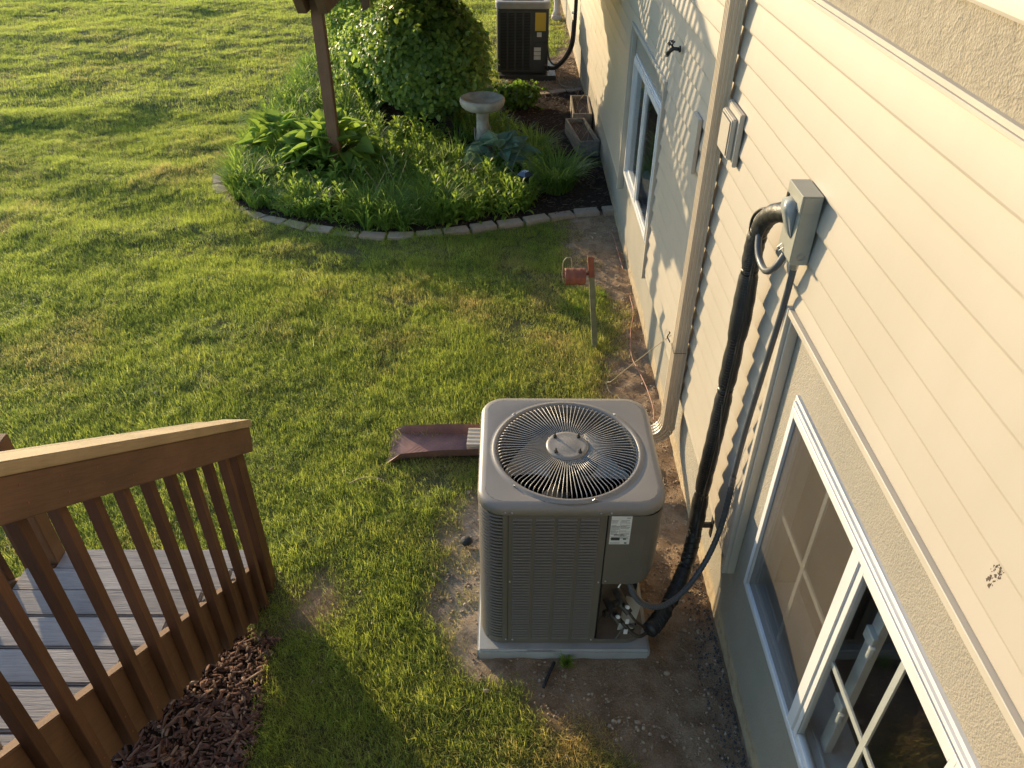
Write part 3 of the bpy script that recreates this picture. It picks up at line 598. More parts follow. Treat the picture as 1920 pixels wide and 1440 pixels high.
# splash block
sp = MB(); n_ = 9
def sprow(x, hw, cy, z, lip): return [(x, cy-hw-.02, z+lip), (x, cy-hw, z), (x, cy+hw, z), (x, cy+hw+.02, z+lip)]
rows = [sprow(-.19, .105, 3.985, .030, .070), sprow(-.45, .115, 3.985, .026, .068), sprow(-.70, .125, 3.98, .02, .055), sprow(-.79, .155, 3.98, .012, .004)]
vs = [p_ for r_ in rows for p_ in r_]; fs = [(i_*4+k_, i_*4+k_+1, (i_+1)*4+k_+1, (i_+1)*4+k_) for i_ in range(3) for k_ in range(3)]
sp.add(vs, fs); sp.add([(v_[0], v_[1], v_[2]-.006) for v_ in vs], [f[::-1] for f in fs])
spo = tag(sp.build('splash_block', 'splash', loc=(-.45, 3.98, 0)), 'reddish brown plastic splash block on the grass under the downspout outlet', 'splash block')
b = MB()
for k in range(-14, 22):
    for s_ in (-1, 1):
        xa = -.20-k*.032; y0_, y1_ = 3.875, 4.09; xb = xa-.215*s_ if s_ > 0 else xa-.215*s_
        P0 = [xa, y0_]; P1 = [xb, y1_]
        lo, hi = -.76, -.215
        def clip(P0, P1):
            (ax_, ay_), (bx_, by_) = P0, P1; t0, t1 = 0, 1
            for (q, pp) in ((ax_-lo, -(bx_-ax_)), (hi-ax_, bx_-ax_)):
                if abs(pp) < 1e-9: continue
                r_ = q/pp
                if pp < 0: t0 = max(t0, r_)
                else: t1 = min(t1, r_)
            return (t0, t1)
        t0, t1 = clip(P0, P1)
        if t1-t0 < .1: continue
        za = lambda x: float(np.interp(x, [-.79, -.70, -.45, -.19], [.012, .02, .026, .030]))
        A_ = (xa+(xb-xa)*t0, y0_+(y1_-y0_)*t0); B_ = (xa+(xb-xa)*t1, y0_+(y1_-y0_)*t1)
        b.beam((A_[0], A_[1], za(A_[0])-.0012), (B_[0], B_[1], za(B_[0])-.0012), .0035, .005)
b.build('lattice_ribs', 'splash', spo)

# wall fixtures
vt = T('vent_cover', 'beige vent cover on the siding just right of the downspout', 'vent cover', (1.06, 3.69, 2.2))
MB().box(1.044, 1.068, 3.56, 3.81, 2.12, 2.365).build('flange', 'jtrim', vt, bevel=.004)
MB().box(1.018, 1.0435, 3.59, 3.785, 2.145, 2.335).build('hood', 'jtrim', vt, bevel=.006)
MB().box(1.013, 1.0175, 3.605, 3.77, 2.16, 2.32).build('flap', 'siding', vt, bevel=.003)
MB().box(1.045, 1.068, 4.34, 4.50, 1.78, 2.09).build('cover_plate', 'jtrim', None, bevel=.004, loc=(1.06, 4.42, 1.93))
tag(bpy.data.objects['cover_plate'], 'flat beige cover plate on the siding partly hidden behind the downspout', 'cover plate')
sg = T('hose_spigot', 'black outdoor hose spigot with round handle on the siding above the far window', 'faucet', (1.06, 5.36, 2.19))
b = MB(); b.tube([(1.065, 5.16, 2.262), (1.054, 5.16, 2.262)], .020, 12); b.tube([(1.056, 5.16, 2.262), (1.012, 5.175, 2.262)], .011, 10); b.tube([(1.022, 5.17, 2.264), (1.003, 5.185, 2.245), (.993, 5.20, 2.222)], [.012, .0135, .0145], 10); b.build('body', 'black', sg, smooth=True)
b = MB(); b.tube([(1.016, 5.17, 2.27), (1.0, 5.15, 2.298)], .0065, 8); c0 = Vector((.998, 5.147, 2.302)); ax_ = Vector((-.03, -.02, .055)).normalized(); u_ = ax_.orthogonal().normalized(); w_ = ax_.cross(u_)
b.tube([c0+(u_*math.cos(a)+w_*math.sin(a))*(.019+.003*math.cos(6*a)) for a in np.linspace(0, 2*PI, 24, endpoint=False)], .0045, 6, closed=True)
for k in range(3): a = k*PI/3; q = (u_*math.cos(a)+w_*math.sin(a))*.019; b.tube([c0-q, c0+q], .0035, 5)
b.build('handle', 'black', sg)
MB().tube([(.993, 5.20, 2.2215), (.989, 5.205, 2.212)], .0152, 12).build('hose_thread', 'steel', sg)

# electrical disconnect
dx = T('disconnect_box', 'grey electrical disconnect box on the siding with the black insulated line behind it', 'electrical box', (1.06, 2.66, 2.25))
by0, by1 = 2.50, 2.645
b = MB(); b.prism([(1.066, 2.425), (.999, 2.425), (.999, 2.185), (1.006, 2.172), (1.066, 2.172)], 1, by0, by1); b.build('case', 'box', dx, bevel=.003)
b = MB(); b.prism([(1.063, 2.434), (.991, 2.434), (.991, 2.372), (.9975, 2.372), (.9975, 2.4295), (1.063, 2.4295)], 1, by0-.005, by1+.005)
for y_ in (by0-.005, by1+.001): b.box(.9976, 1.0625, y_, y_+.004, 2.372, 2.429)
b.build('hood', 'box', dx, bevel=.0015, seg=1)
b = MB(); b.prism([(.999, 2.395), (.962, 2.385), (.960, 2.355), (.994, 2.262), (.999, 2.258)], 1, 2.535, 2.605); b.build('pull_out_cover', 'box_plastic', dx, bevel=.007, seg=3, smooth=True)
b = MB(); c0 = Vector((1.035, by0-.001, 2.205)); 
b.tube([c0+Vector((math.cos(a)*.014, 0, math.sin(a)*.014)) for a in np.linspace(0, 2*PI, 20, endpoint=False)], .0012, 4, closed=True); b.tube([c0+Vector((math.cos(a)*.009, 0, math.sin(a)*.009)) for a in np.linspace(0, 2*PI, 16, endpoint=False)], .001, 4, closed=True)
b.build('knockout', 'box', dx)
b = MB(); b.tube([(.998, 2.585, 2.20), (.985, 2.59, 2.185), (.982, 2.60, 2.195), (.995, 2.60, 2.21)], .002, 6); b.build('lock_loop', 'steel', dx)
MB().box(.986, .9905, 2.62, 2.637, 2.375, 2.393).build('hood_tab', 'black', dx)
def smoothpath(pts, n=8):
    P = [Vector(p_) for p_ in pts]; P = [P[0]*2-P[1]]+P+[P[-1]*2-P[-2]]; out = []
    for i_ in range(1, len(P)-2):
        for k_ in range(n):
            t_ = k_/n; a, b_, c_, d_ = P[i_-1], P[i_], P[i_+1], P[i_+2]
            out.append(.5*((2*b_)+(-a+c_)*t_+(2*a-5*b_+4*c_-d_)*t_*t_+(-a+3*b_-3*c_+d_)*t_**3))
    out.append(P[-2]); return out
# insulated refrigerant line
ls = T('refrigerant_line', 'thick black foam insulated line running from behind the grey box down to the condenser', 'pipe', (1.0, 2.84, 1))
path = smoothpath([(1.045, 2.60, 2.30), (1.01, 2.68, 2.295), (.992, 2.79, 2.225), (.990, 2.86, 2.11), (.993, 2.872, 1.97), (.995, 2.862, 1.7), (.995, 2.866, 1.4), (.995, 2.873, 1.1), (.995, 2.893, .8), (.993, 2.885, .58), (.975, 2.82, .42), (.945, 2.755, .28), (.87, 2.63, .19), (.77, 2.49, .155), (.715, 2.43, .15)], 10)
joints = [28, 41, 53, 62, 86, 97, 111, 124]; rr = []
for i_ in range(len(path)):
    dj = min(abs(i_-j) for j in joints); seed_ = sum(j < i_ for j in joints)
    rr.append((.0395+.0022*((seed_*7) % 3-1)+.0012*math.sin(i_*1.7))*(1-.20*math.exp(-(dj/1.0)**2))+(.0025 if 45 < i_ < 62 else 0))
MB().tube(path, rr, 16).build('insulation', 'rubber', ls, smooth=True)
for j in joints:
    p0 = path[j]; p1 = path[j+1]; d_ = (p1-p0).normalized(); b = MB(); b.tube([p0-d_*.010, p0, p0+d_*.010], [.036, .0345, .036], 16); b.build('tape_wrap', 'black', ls, smooth=True)
b = MB()                      # crinkled tape wraps near the ground
for i_ in range(98, len(path)-4, 2):
    p0 = path[i_]; d_ = (path[i_+1]-p0).normalized(); u_ = d_.orthogonal().normalized(); w_ = d_.cross(u_)
    b.tube([p0+(u_*math.cos(a)+w_*math.sin(a))*(rr[i_]+.0005)+d_*.008*math.sin(a) for a in np.linspace(0, 2*PI, 16, endpoint=False)], .0022, 4, closed=True)
b.build('tape_ridges', 'black', ls)
b = MB()
sm = [p_+Vector((-.004, -.041, 0)) for p_ in path[22:100]]; b.tube(sm, .0075, 7)
for i_ in range(24, 98):      # seam stitches
    for kk in (.0, .5):
        p0 = path[i_].lerp(path[i_+1], kk)
        b.tube([p0+Vector((-.034, -.022, 0)), p0+Vector((-.022, -.037, .003)), p0+Vector((-.004, -.043, .006))], .0016, 4, caps=False)
b.build('seam', 'rubber', ls)
b = MB(); b.tube(smoothpath([(1.0, 2.80, 2.255), (.985, 2.87, 2.22), (.975, 2.915, 2.16), (.975, 2.905, 2.08), (.98, 2.885, 1.98)], 8), .0065, 8); b.build('thermostat_cable', 'black', ls, smooth=True)
b = MB(); b.tube(smoothpath([(1.01, 2.58, 2.18), (.985, 2.585, 2.12), (.975, 2.64, 2.075), (.975, 2.72, 2.07), (.975, 2.78, 2.10), (.985, 2.84, 2.17)], 8), .0135, 10); b.build('flexible_whip', 'conduit', ls, smooth=True)
b = MB(); b.tube(smoothpath([(.972, 2.80, 1.30), (.985, 2.79, 1.15), (.985, 2.745, 1.0), (.98, 2.80, .85), (.985, 2.83, .7)], 8), .0022, 5); b.build('thin_wire', 'rock', ls)
b = MB(); b.box(1.0, 1.075, 2.868, 2.886, .425, .455); b.box(1.0755, 1.083, 2.86, 2.895, .36, .52); b.build('strut_bracket', 'black', ls, bevel=.002)
# conduit
cn = T('electrical_conduit', 'dark grey electrical conduit dropping from the grey box to the condenser', 'conduit', (1.04, 2.6, 1))
b = MB(); b.tube([(1.038, 2.545, 2.175), (1.038, 2.545, 2.158)], .019, 14); b.tube([(1.038, 2.545, 2.158), (1.038, 2.547, 2.135)], .0155, 6); b.build('coupling', 'steel', cn)
cpath = smoothpath([(1.040, 2.547, 2.15), (1.043, 2.565, 1.95), (1.043, 2.60, 1.65), (1.043, 2.64, 1.30), (1.040, 2.645, 1.0)], 8)
MB().tube(cpath, .0125, 12).build('rigid_pipe', 'conduit', cn, smooth=True)
fp = smoothpath([(1.040, 2.645, 1.01), (1.038, 2.635, .85), (1.025, 2.62, .68), (.985, 2.58, .54), (.91, 2.51, .44), (.82, 2.44, .39), (.73, 2.395, .385), (.65, 2.385, .42), (.60, 2.395, .48), (.575, 2.43, .53)], 14)
MB().tube(fp, [.0150 if i_ % 2 else .0132 for i_ in range(len(fp))], 12).build('flexible_pipe', 'conduit', cn)

# ------------------------------------------------------------------ condenser near
pad = tag(MB().box(-.15, .725, 2.37, 3.22, -.05, .062).build('equipment_pad', 'pad', bevel=.012, seg=3, loc=(.29, 2.8, 0)), 'grey concrete-look equipment pad under the taupe condenser', 'equipment pad')
MB().box(.10, .24, 2.366, 2.3698, .02, .058).build('recess', 'pad', pad)
AX0, AX1, AY0, AY1 = -.128, .70, 2.415, 3.19; ZB, ZT = .075, 1.045
ac = T('air_conditioner', 'large taupe air conditioner condenser with round fan grille standing on the grey pad in front', 'air conditioner', ((AX0+AX1)/2, (AY0+AY1)/2, .062))
def rrect(x0, x1, y0, y1, r, n=8):
    out = []
    for (cx, cy, a0) in ((x1-r, y0+r, -PI/2), (x1-r, y1-r, 0), (x0+r, y1-r, PI/2), (x0+r, y0+r, PI)):
        for k in range(n+1): a = a0+PI/2*k/n; out.append((cx+r*math.cos(a), cy+r*math.sin(a)))
    return out
def sweep(poly, zs_, insets, x0, x1, y0, y1, r, n=8):
    b = MB(); m_ = None
    for z, ins in zip(zs_, insets):
        pl = rrect(x0+ins, x1-ins, y0+ins, y1-ins, max(r-ins, .01), n); m_ = len(pl); b.v += [(p_[0], p_[1], z) for p_ in pl]
    for i_ in range(len(zs_)-1):
        for k in range(m_): b.f.append((i_*m_+k, i_*m_+(k+1) % m_, (i_+1)*m_+(k+1) % m_, (i_+1)*m_+k))
    return b, m_
# base pan
b, m_ = sweep(None, [ZB-.012, ZB-.012, ZB+.02, ZB+.02], [.06, 0, 0, .03], AX0+.003, AX1-.003, AY0+.003, AY1-.003, .10); b.build('base_pan', 'ac_paint_shaded', ac)
# top cover: rim + annulus with circular hole
GC = ((AX0+AX1)/2-.006, (AY0+AY1)/2-.012); GR = .347
b, m_ = sweep(None, [ZT-.062, ZT-.052, ZT-.022, ZT-.010, ZT-.002, ZT], [.004, -.006, -.006, .0, .014, .030], AX0, AX1, AY0, AY1, .115, 12)
lastr = b.v[-m_:]; base = len(b.v)-m_; NR = m_
def ringpts(r, z): 
    out = []
    for p_ in lastr: a = math.atan2(p_[1]-GC[1], p_[0]-GC[0]); out.append((GC[0]+r*math.cos(a), GC[1]+r*math.sin(a), z))
    return out
# dense ring: resample outline by adding angular steps for a round hole
NR = 96; rect = [Vector(p_) for p_ in lastr]
def rect_at(a):
    d_ = Vector((math.cos(a), math.sin(a))); best = None
    for k in range(len(rect)):
        p_, q = rect[k], rect[(k+1) % len(rect)]; e = (q-p_).to_2d(); dn = d_.x*e.y-d_.y*e.x
        if abs(dn) < 1e-12: continue
        rx, ry = p_.x-GC[0], p_.y-GC[1]; t_ = (rx*e.y-ry*e.x)/dn; s_ = (rx*d_.y-ry*d_.x)/dn
        if t_ > 0 and -1e-6 <= s_ <= 1+1e-6: best = t_
    return best
bi = len(b.v)
prof = [(None, ZT), (GR+.022, ZT), (GR+.012, ZT-.002), (GR+.004, ZT+.006), (GR-.006, ZT+.008), (GR-.014, ZT+.002), (GR-.018, ZT-.020), (GR-.016, ZT-.05)]
for (r_, z) in prof:
    for k in range(NR):
        a = 2*PI*k/NR; rr_ = rect_at(a) if r_ is None else r_; b.v.append((GC[0]+rr_*math.cos(a), GC[1]+rr_*math.sin(a), z))
for j in range(len(prof)-1):
    for k in range(NR): b.f.append((bi+j*NR+k, bi+j*NR+(k+1) % NR, bi+(j+1)*NR+(k+1) % NR, bi+(j+1)*NR+k))
top = b.build('top_cover', 'ac_paint_lit', ac, smooth=True)
# corner posts and side shell
def wallstrip(pts, z0, z1, th=.0):
    b = MB(); n_ = len(pts)
    for z in (z0, z1): b.v += [(p_[0], p_[1], z) for p_ in pts]
    b.f += [(k, k+1, n_+k+1, n_+k) for k in range(n_-1)]; return b
per = rrect(AX0, AX1, AY0, AY1, .10, 10)     # starts at right-front corner going ccw: front-right, back-right, back-left, front-left
fl = [p_ for p_ in per if p_[0] < .0 and p_[1] < AY0+.101]
# dark coil behind the louvres
ci = rrect(AX0+.022, AX1-.022, AY0+.022, AY1-.022, .09, 8); ci = [(AX1-.022, AY0+.34)]+ci[9:]+[(.445, AY0+.022)]; b = MB(); n_ = len(ci)
for z in (ZB, ZT-.04): b.v += [(p_[0], p_[1], z) for p_ in ci]
b.f += [(k, k+1, n_+k+1, n_+k) for k in range(n_-1)]
b.build('coil', 'coil', ac)
# side louvres wrapping front-left corner, left side, back, back-right corner
def path_pts():
    seq = [(-.012, AY0)]+[p_ for p_ in rrect(AX0, AX1, AY0, AY1, .10, 10)[33:44]][::-1]
    bl = rrect(AX0, AX1, AY0, AY1, .10, 10)[22:33][::-1]; br = rrect(AX0, AX1, AY0, AY1, .10, 10)[11:22][::-1]
    return seq+bl+br
lp = path_pts(); cen = Vector(((AX0+AX1)/2, (AY0+AY1)/2))
b = MB(); n_ = len(lp)
for (ins, z) in ((-.001, -.001), (-.003, .0015), (.007, .0075), (.008, .006)):
    sx_ = (AX1-AX0-2*ins)/(AX1-AX0); sy_ = (AY1-AY0-2*ins)/(AY1-AY0)
    for p_ in lp: b.v.append((cen.x+(p_[0]-cen.x)*sx_, cen.y+(p_[1]-cen.y)*sy_, z))
for j in range(4):
    for k in range(n_-1): b.f.append((j*n_+k, j*n_+k+1, ((j+1) % 4)*n_+k+1, ((j+1) % 4)*n_+k))
off = wl(ac); slat = b.mesh('side_louver', Vector((off.x, off.y, 0))); slat.materials.append(M['ac_paint_shaded'])
slat.polygons.foreach_set('use_smooth', [True]*len(slat.polygons))
nl = 42
for k in range(nl):
    o = bpy.data.objects.new('side_louver', slat); COL.objects.link(o); o.parent = ac; o.location = (0, 0, ZB+.028+k*(ZT-ZB-.10)/(nl-1)-off.z)
b = MB()
for (px_, py_, w_) in ((-.002, AY0, .03), (AX0, 2.9, .012)):
    pass
b.box(-.022, .003, AY0-.002, AY0+.03, ZB, ZT-.055); b.build('corner_post', 'ac_paint_shaded', ac, bevel=.002)
b = MB(); b.box(AX0-.001, AX0+.02, 2.79, 2.815, ZB, ZT-.055); b.box(.27, .30, AY1-.02, AY1+.001, ZB, ZT-.055); b.build('side_brace', 'ac_paint_shaded', ac)
# front louvred panel
px0, px1, pz0, pz1 = .005, .440, ZB+.012, ZT-.052
b = MB(); cols = [(.024, .108), (.124, .208), (.224, .308), (.323, .407)]; zb0, zb1 = pz0+.028, pz1-.022
xs = [px0]+[v_ for c_ in cols for v_ in c_]+[px1]
for k in range(0, len(xs), 2): b.box(xs[k], xs[k+1], AY0-.004, AY0+.004, zb0, zb1)
b.box(px0, px1, AY0-.004, AY0+.004, pz0, zb0); b.box(px0, px1, AY0-.004, AY0+.004, zb1, pz1)
b.box(px0, px0+.004, AY0-.0035, AY0+.02, pz0, pz1); b.box(px1-.004, px1, AY0-.0035, AY0+.02, pz0, pz1)
fpn = b.build('front_panel', 'ac_paint_shaded', ac)
b = MB(); w_ = .084
pr = [(-.0105, -.0015), (-.0120, .0005), (-.0085, .005), (.000, .0085), (.001, .0070), (-.0075, .003)]
for sx_ in (0, 1):
    ex = 0 if sx_ == 0 else w_
    for q in pr: b.v.append((ex, q[0], q[1]))
n_ = len(pr); b.f += [(k, (k+1) % n_, n_+(k+1) % n_, n_+k) for k in range(n_)]+[tuple(range(n_))[::-1], tuple(range(n_, 2*n_))]
lou = b.mesh('louver'); lou.materials.append(M['ac_paint_shaded']); nr = 44
for c_ in cols:
    for k in range(nr):
        o = bpy.data.objects.new('louver', lou); COL.objects.link(o); o.parent = fpn; o.location = Vector((c_[0], AY0, zb0+.004+k*(zb1-zb0-.012)/(nr-1)))-off
b = MB(); b.box(px0+.01, px1-.01, AY0+.008, AY0+.010, zb0, zb1); b.build('louver_backing', 'ac_in', fpn)
# service side: control panel upper (wraps the corner), recess lower
cz0 = .535
pts_ = [(.446, AY0-.006), (.56, AY0-.006)]+[(AX1-.10+.10*math.cos(a)-.001, AY0+.10+.106*math.sin(a)) for a in np.linspace(-PI/2, 0, 12)]+[(AX1-.001, AY0+.32)]
b = MB(); n_ = len(pts_)
def cbot(i_):   # rounded lower right edge
    x = pts_[i_][0]; f = max(0, (x-.56)/(AX1-.56)); return cz0+.10*f**3 if pts_[i_][1] < AY0+.1 else cz0+.10+.0*f
for z_ in (0, 1):
    for i_ in range(n_): b.v.append((pts_[i_][0], pts_[i_][1], ZT-.055 if z_ else cbot(i_)))
b.f += [(k, k+1, n_+k+1, n_+k) for k in range(n_-1)]
for i_ in range(n_): b.v.append((pts_[i_][0]-.012*(i_ > 2), pts_[i_][1]+.014, cbot(i_)))
b.f += [(2*n_+k, 2*n_+k+1, k+1, k) for k in range(n_-1)]
b.v += [(pts_[0][0], AY0+.02, cbot(0)), (pts_[0][0], AY0+.02, ZT-.055)]; b.f.append((len(b.v)-2, 0, n_, len(b.v)-1))
cpn = b.build('control_panel', 'ac_paint_shaded', ac, smooth=False)
b = MB(); b.box(.4405, .451, AY0+.012, AY0+.02, pz0, ZT-.055); b.build('panel_gap', 'ac_in', ac)
# right side shell below / behind
b = MB(); b.add([(AX1-.002, AY0+.32, ZB), (AX1-.002, AY1-.10, ZB), (AX1-.002, AY1-.10, ZT-.055), (AX1-.002, AY0+.32, ZT-.055), (AX1-.002, AY0+.10, cz0+.10), (AX1-.002, AY0+.32, cz0+.10)], [(0, 1, 2, 3)]); b.build('side_panel', 'ac_paint_shaded', ac)
# recess walls (diagonal back)
b = MB(); b.add([(.452, AY0+.005, ZB+.01), (.452, AY0+.02, ZB+.01), (.475, AY0+.13, ZB+.01), (AX1-.03, AY0+.33, ZB+.01), (.452, AY0+.005, cz0), (.452, AY0+.02, cz0), (.475, AY0+.13, cz0+.02), (AX1-.03, AY0+.33, cz0+.12)],
         [(0, 1, 5, 4), (1, 2, 6, 5), (2, 3, 7, 6)]); b.add([(.452, AY0, cz0+.002), (.475, AY0+.13, cz0+.003), (AX1-.03, AY0+.33, cz0+.1), (AX1-.01, AY0+.1, cz0+.08), (.58, AY0, cz0+.003)], [(0, 1, 2, 3, 4)])
b.build('service_recess', 'ac_paint_shaded', ac)
b = MB(); b.add([(.452, AY0-.002, ZB+.012), (.545, AY0-.002, ZB+.012), (.60, AY0+.03, ZB+.012), (AX1-.02, AY0+.33, ZB+.012), (.46, AY0+.2, ZB+.012)], [(0, 1, 2, 3, 4)])
b.beam((.44, AY0-.002, ZB+.02), (.545, AY0-.002, ZB+.02), .006, .02); b.beam((.545, AY0-.002, ZB+.02), (.61, AY0+.05, ZB+.075), .006, .016); b.beam((.61, AY0+.05, ZB+.075), (.66, AY0+.02, ZB+.09), .008, .016); b.build('base_rail', 'ac_paint_shaded', ac)
b = MB(); b.add([(.56, AY0+.04, .12), (.64, AY0+.04, .13), (.68, AY0+.1, .28), (.60, AY0+.12, .29)], [(0, 1, 2, 3)]); b.build('valve_bracket', 'blade', ac)
for (x_, z_) in ((.535, .225), (.575, .30)):
    b = MB(); b.tube([(x_-.03, AY0+.13, z_+.03), (x_, AY0+.06, z_), (x_+.03, AY0+.02, z_-.02)], [.020, .024, .019], 10)
    b.tube([(x_, AY0+.06, z_), (x_+.01, AY0+.01, z_+.045)], .013, 8); b.tube([(x_-.028, AY0+.06, z_+.005), (x_-.05, AY0+.05, z_+.01)], .020, 6)
    vv = b.build('service_valve', 'brass', ac)
    MB().tube([(x_+.0095, AY0+.012, z_+.043), (x_+.013, AY0-.003, z_+.056)], .0095, 10).build('cap', 'white', vv)
b = MB(); b.tube(smoothpath([(.575, AY0+.03, .20), (.62, AY0-.01, .17), (.66, AY0-.02, .15), (.70, AY0+.0, .15)], 6), .010, 8); b.tube(smoothpath([(.605, AY0+.02, .28), (.64, AY0+.0, .24), (.69, AY0+.01, .18)], 6), .0075, 8); b.build('copper_stub', 'brass', ac, smooth=True)
MB().box(.585, .603, AY0-.006, AY0-.004, .232, .268).build('tag', 'white', ac); MB().box(.582, .602, AY0-.010, AY0-.008, .155, .19).build('tag', 'white', ac)
b = MB(); b.tube([(.535, AY0-.004, cz0-.004), (.525, AY0-.010, cz0-.02)], .004, 6); b.build('wire_stub', 'steel', ac)
scr = MB().lathe([(.0052, 0), (.0052, .002), (.003, .0042), (.0005, .0048)], (0, 0, 0), 10).mesh('screw'); scr.materials.append(M['steel'])
for (x_, z_) in ((-.010, ZT-.036), (.020, ZT-.036), (.408, ZT-.036), (.454, ZT-.036), (.013, .547), (.430, .545), (-.004, ZB+.028), (.028, ZB+.026), (.425, ZB+.026), (.462, .556)):
    yy_ = AY0-.0065 if z_ > ZT-.05 else AY0-.0042-(0.002 if x_ > .45 else 0)
    copyobj(scr, 'screw', ac, (x_, yy_, z_), (PI/2, 0, 0))
# data label (print too small to read: grey rules and a black block)
lb = MB().box(.457, .548, AY0-.0075, AY0-.0062, .812, .990).build('data_label', 'paper', ac)
b = MB(); fy0, fy1 = AY0-.0079, AY0-.0076
z_ = .970
for k in range(17):
    z_ -= .0072
    for (xa, xb) in ((.460, .496), (.502, .542)):
        l = (xb-xa)*(.45+.55*random.random()); 
        if z_ > .845 and random.random() < .85:
            xq = xa
            while xq < xa+l: wq = random.uniform(.002, .007); b.box(xq, min(xq+wq, xb), fy0, fy1, z_, z_+.0022); xq += wq+.0012
b.box(.525, .540, fy0, fy1, .978, .981)
for zz in (.925, .893, .862): b.box(.458, .545, fy0, fy1, zz, zz+.0008)
b.box(.4985, .4993, fy0, fy1, .865, .965)
for k in range(22): b.box(.475+k*.0021, .475+k*.0021+random.choice((.0006, .0013)), fy0, fy1, .868, .878)
b.box(.464, .503, fy0, fy1, .838, .857); b.box(.518, .532, fy0, fy1, .842, .852); b.box(.460, .505, fy0, fy1, .819, .8215); b.box(.525, .536, fy0, fy1, .8165, .825)
b.build('label_print', 'ink', lb)
# fan guard: radial wires with turned-down ends
b = MB(); NW = 92; HUBR = .098; zc = ZT+.012
for k in range(NW):
    a = 2*PI*k/NW+.01; c_, s_ = math.cos(a), math.sin(a); pts = []
    for (r_, z) in ((HUBR-.01, zc+.004), (.20, zc+.003), (GR-.040, zc-.001), (GR-.024, zc-.007), (GR-.019, zc-.022)): pts.append((GC[0]+r_*c_, GC[1]+r_*s_, z))
    b.tube(pts, .0019, 5)
fg = b.build('fan_guard', 'wire', ac, smooth=True)
b = MB()
for (r_, z, t_) in ((GR-.017, zc-.022, .003), (HUBR+.006, zc+.001, .0022)):
    b.tube([(GC[0]+r_*math.cos(a), GC[1]+r_*math.sin(a), z) for a in np.linspace(0, 2*PI, 72, endpoint=False)], t_, 5, closed=True)
b.build('guard_ring', 'wire', ac, smooth=True)
b = MB(); b.lathe([(HUBR, .0), (HUBR+.003, .004), (HUBR, .010), (HUBR-.010, .014), (HUBR-.018, .0135), (.055, .0125), (.046, .0145), (.001, .0145)], (GC[0], GC[1], zc), 48)
hub = b.build('hub_cap', 'ac_paint_lit', ac, smooth=True)
for (ux, uy) in ((-1, 1), (1, 1), (-1, -1), (1, -1)):
    b = MB(); b.tube([(GC[0]+ux*.056, GC[1]+uy*.054, zc+.008), (GC[0]+ux*.056, GC[1]+uy*.054, zc+.022)], .0095, 6); b.tube([(GC[0]+ux*.056, GC[1]+uy*.054, zc+.022), (GC[0]+ux*.056, GC[1]+uy*.054, zc+.038)], .0042, 8); b.build('bolt', 'rock', hub)
for a in (2.35, .78, 3.95, 5.0):
    b = MB(); r_ = GR+.010; b.tube([(GC[0]+r_*math.cos(a-.03), GC[1]+r_*math.sin(a-.03), ZT+.002), (GC[0]+r_*math.cos(a), GC[1]+r_*math.sin(a), ZT+.009), (GC[0]+r_*math.cos(a+.03), GC[1]+r_*math.sin(a+.03), ZT+.002)], .003, 6); b.build('guard_clip', 'steel', ac)
MB().tube([(GC[0], GC[1], ZT-.21), (GC[0], GC[1], ZT-.05)], .075, 24).build('motor', 'ac_in', ac)
MB().tube([(GC[0], GC[1], ZT-.30), (GC[0], GC[1], ZT-.21)], .030, 16).build('fan_hub', 'blade', ac)
for k in range(3):
    a0 = math.radians(236)+k*2*PI/3; b = MB(); nr_, na_ = 6, 9; vs = []
    for i_ in range(nr_):
        r_ = .05+(.315-.05)*i_/(nr_-1); wd_ = .35+.75*(i_/(nr_-1))**.8*.9
        for j in range(na_): f = j/(na_-1); a = a0+wd_*(f-.3)+.25*i_/(nr_-1); vs.append((GC[0]+r_*math.cos(a), GC[1]+r_*math.sin(a), ZT-.20-.085*(f-.5)-.03*math.sin(PI*f)))
    fs = [(i_*na_+j, i_*na_+j+1, (i_+1)*na_+j+1, (i_+1)*na_+j) for i_ in range(nr_-1) for j in range(na_-1)]; b.add(vs, fs); b.build('fan_blade', 'blade', ac, smooth=True)
b = MB(); n_ = 48
for (r_, z) in ((GR-.010, ZT-.05), (GR-.012, ZT-.30), (GR+.0, ZT-.34)): b.v += [(GC[0]+r_*math.cos(2*PI*k/n_), GC[1]+r_*math.sin(2*PI*k/n_), z) for k in range(n_)]
b.f += [(j*n_+k, j*n_+(k+1) % n_, (j+1)*n_+(k+1) % n_, (j+1)*n_+k) for j in range(2) for k in range(n_)]; b.build('fan_shroud', 'ac_paint_shaded', ac, smooth=True)
MB().box(AX0+.03, AX1-.03, AY0+.03, AY1-.03, ZB+.005, ZB+.01).build('inner_floor', 'ac_in', ac)

# ------------------------------------------------------------------ condenser far
B0, B1, C0, C1 = -.20, .60, 12.70, 13.42; Z0, Z1 = .09, 1.10
a2 = T('air_conditioner', 'dark grey air conditioner with a yellow sticker standing beyond the leafy bush', 'air conditioner', ((B0+B1)/2, (C0+C1)/2, 0))
pd2 = tag(MB().box(-.16, .72, 12.60, 13.5, -.02, .07).build('equipment_pad', 'ac_dark', bevel=.01, loc=(.3, 13, 0)), 'thin dark pad under the far dark grey condenser', 'equipment pad')
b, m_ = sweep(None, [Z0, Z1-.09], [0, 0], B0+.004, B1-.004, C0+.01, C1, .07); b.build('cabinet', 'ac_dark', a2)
b, m_ = sweep(None, [Z1-.10, Z1-.095, Z1-.02, Z1-.004, Z1], [.0, -.012, -.012, .0, .03], B0, B1, C0, C1, .09, 8); b.v.append(((B0+B1)/2, (C0+C1)/2, Z1-.004)); L_ = len(b.v)-1
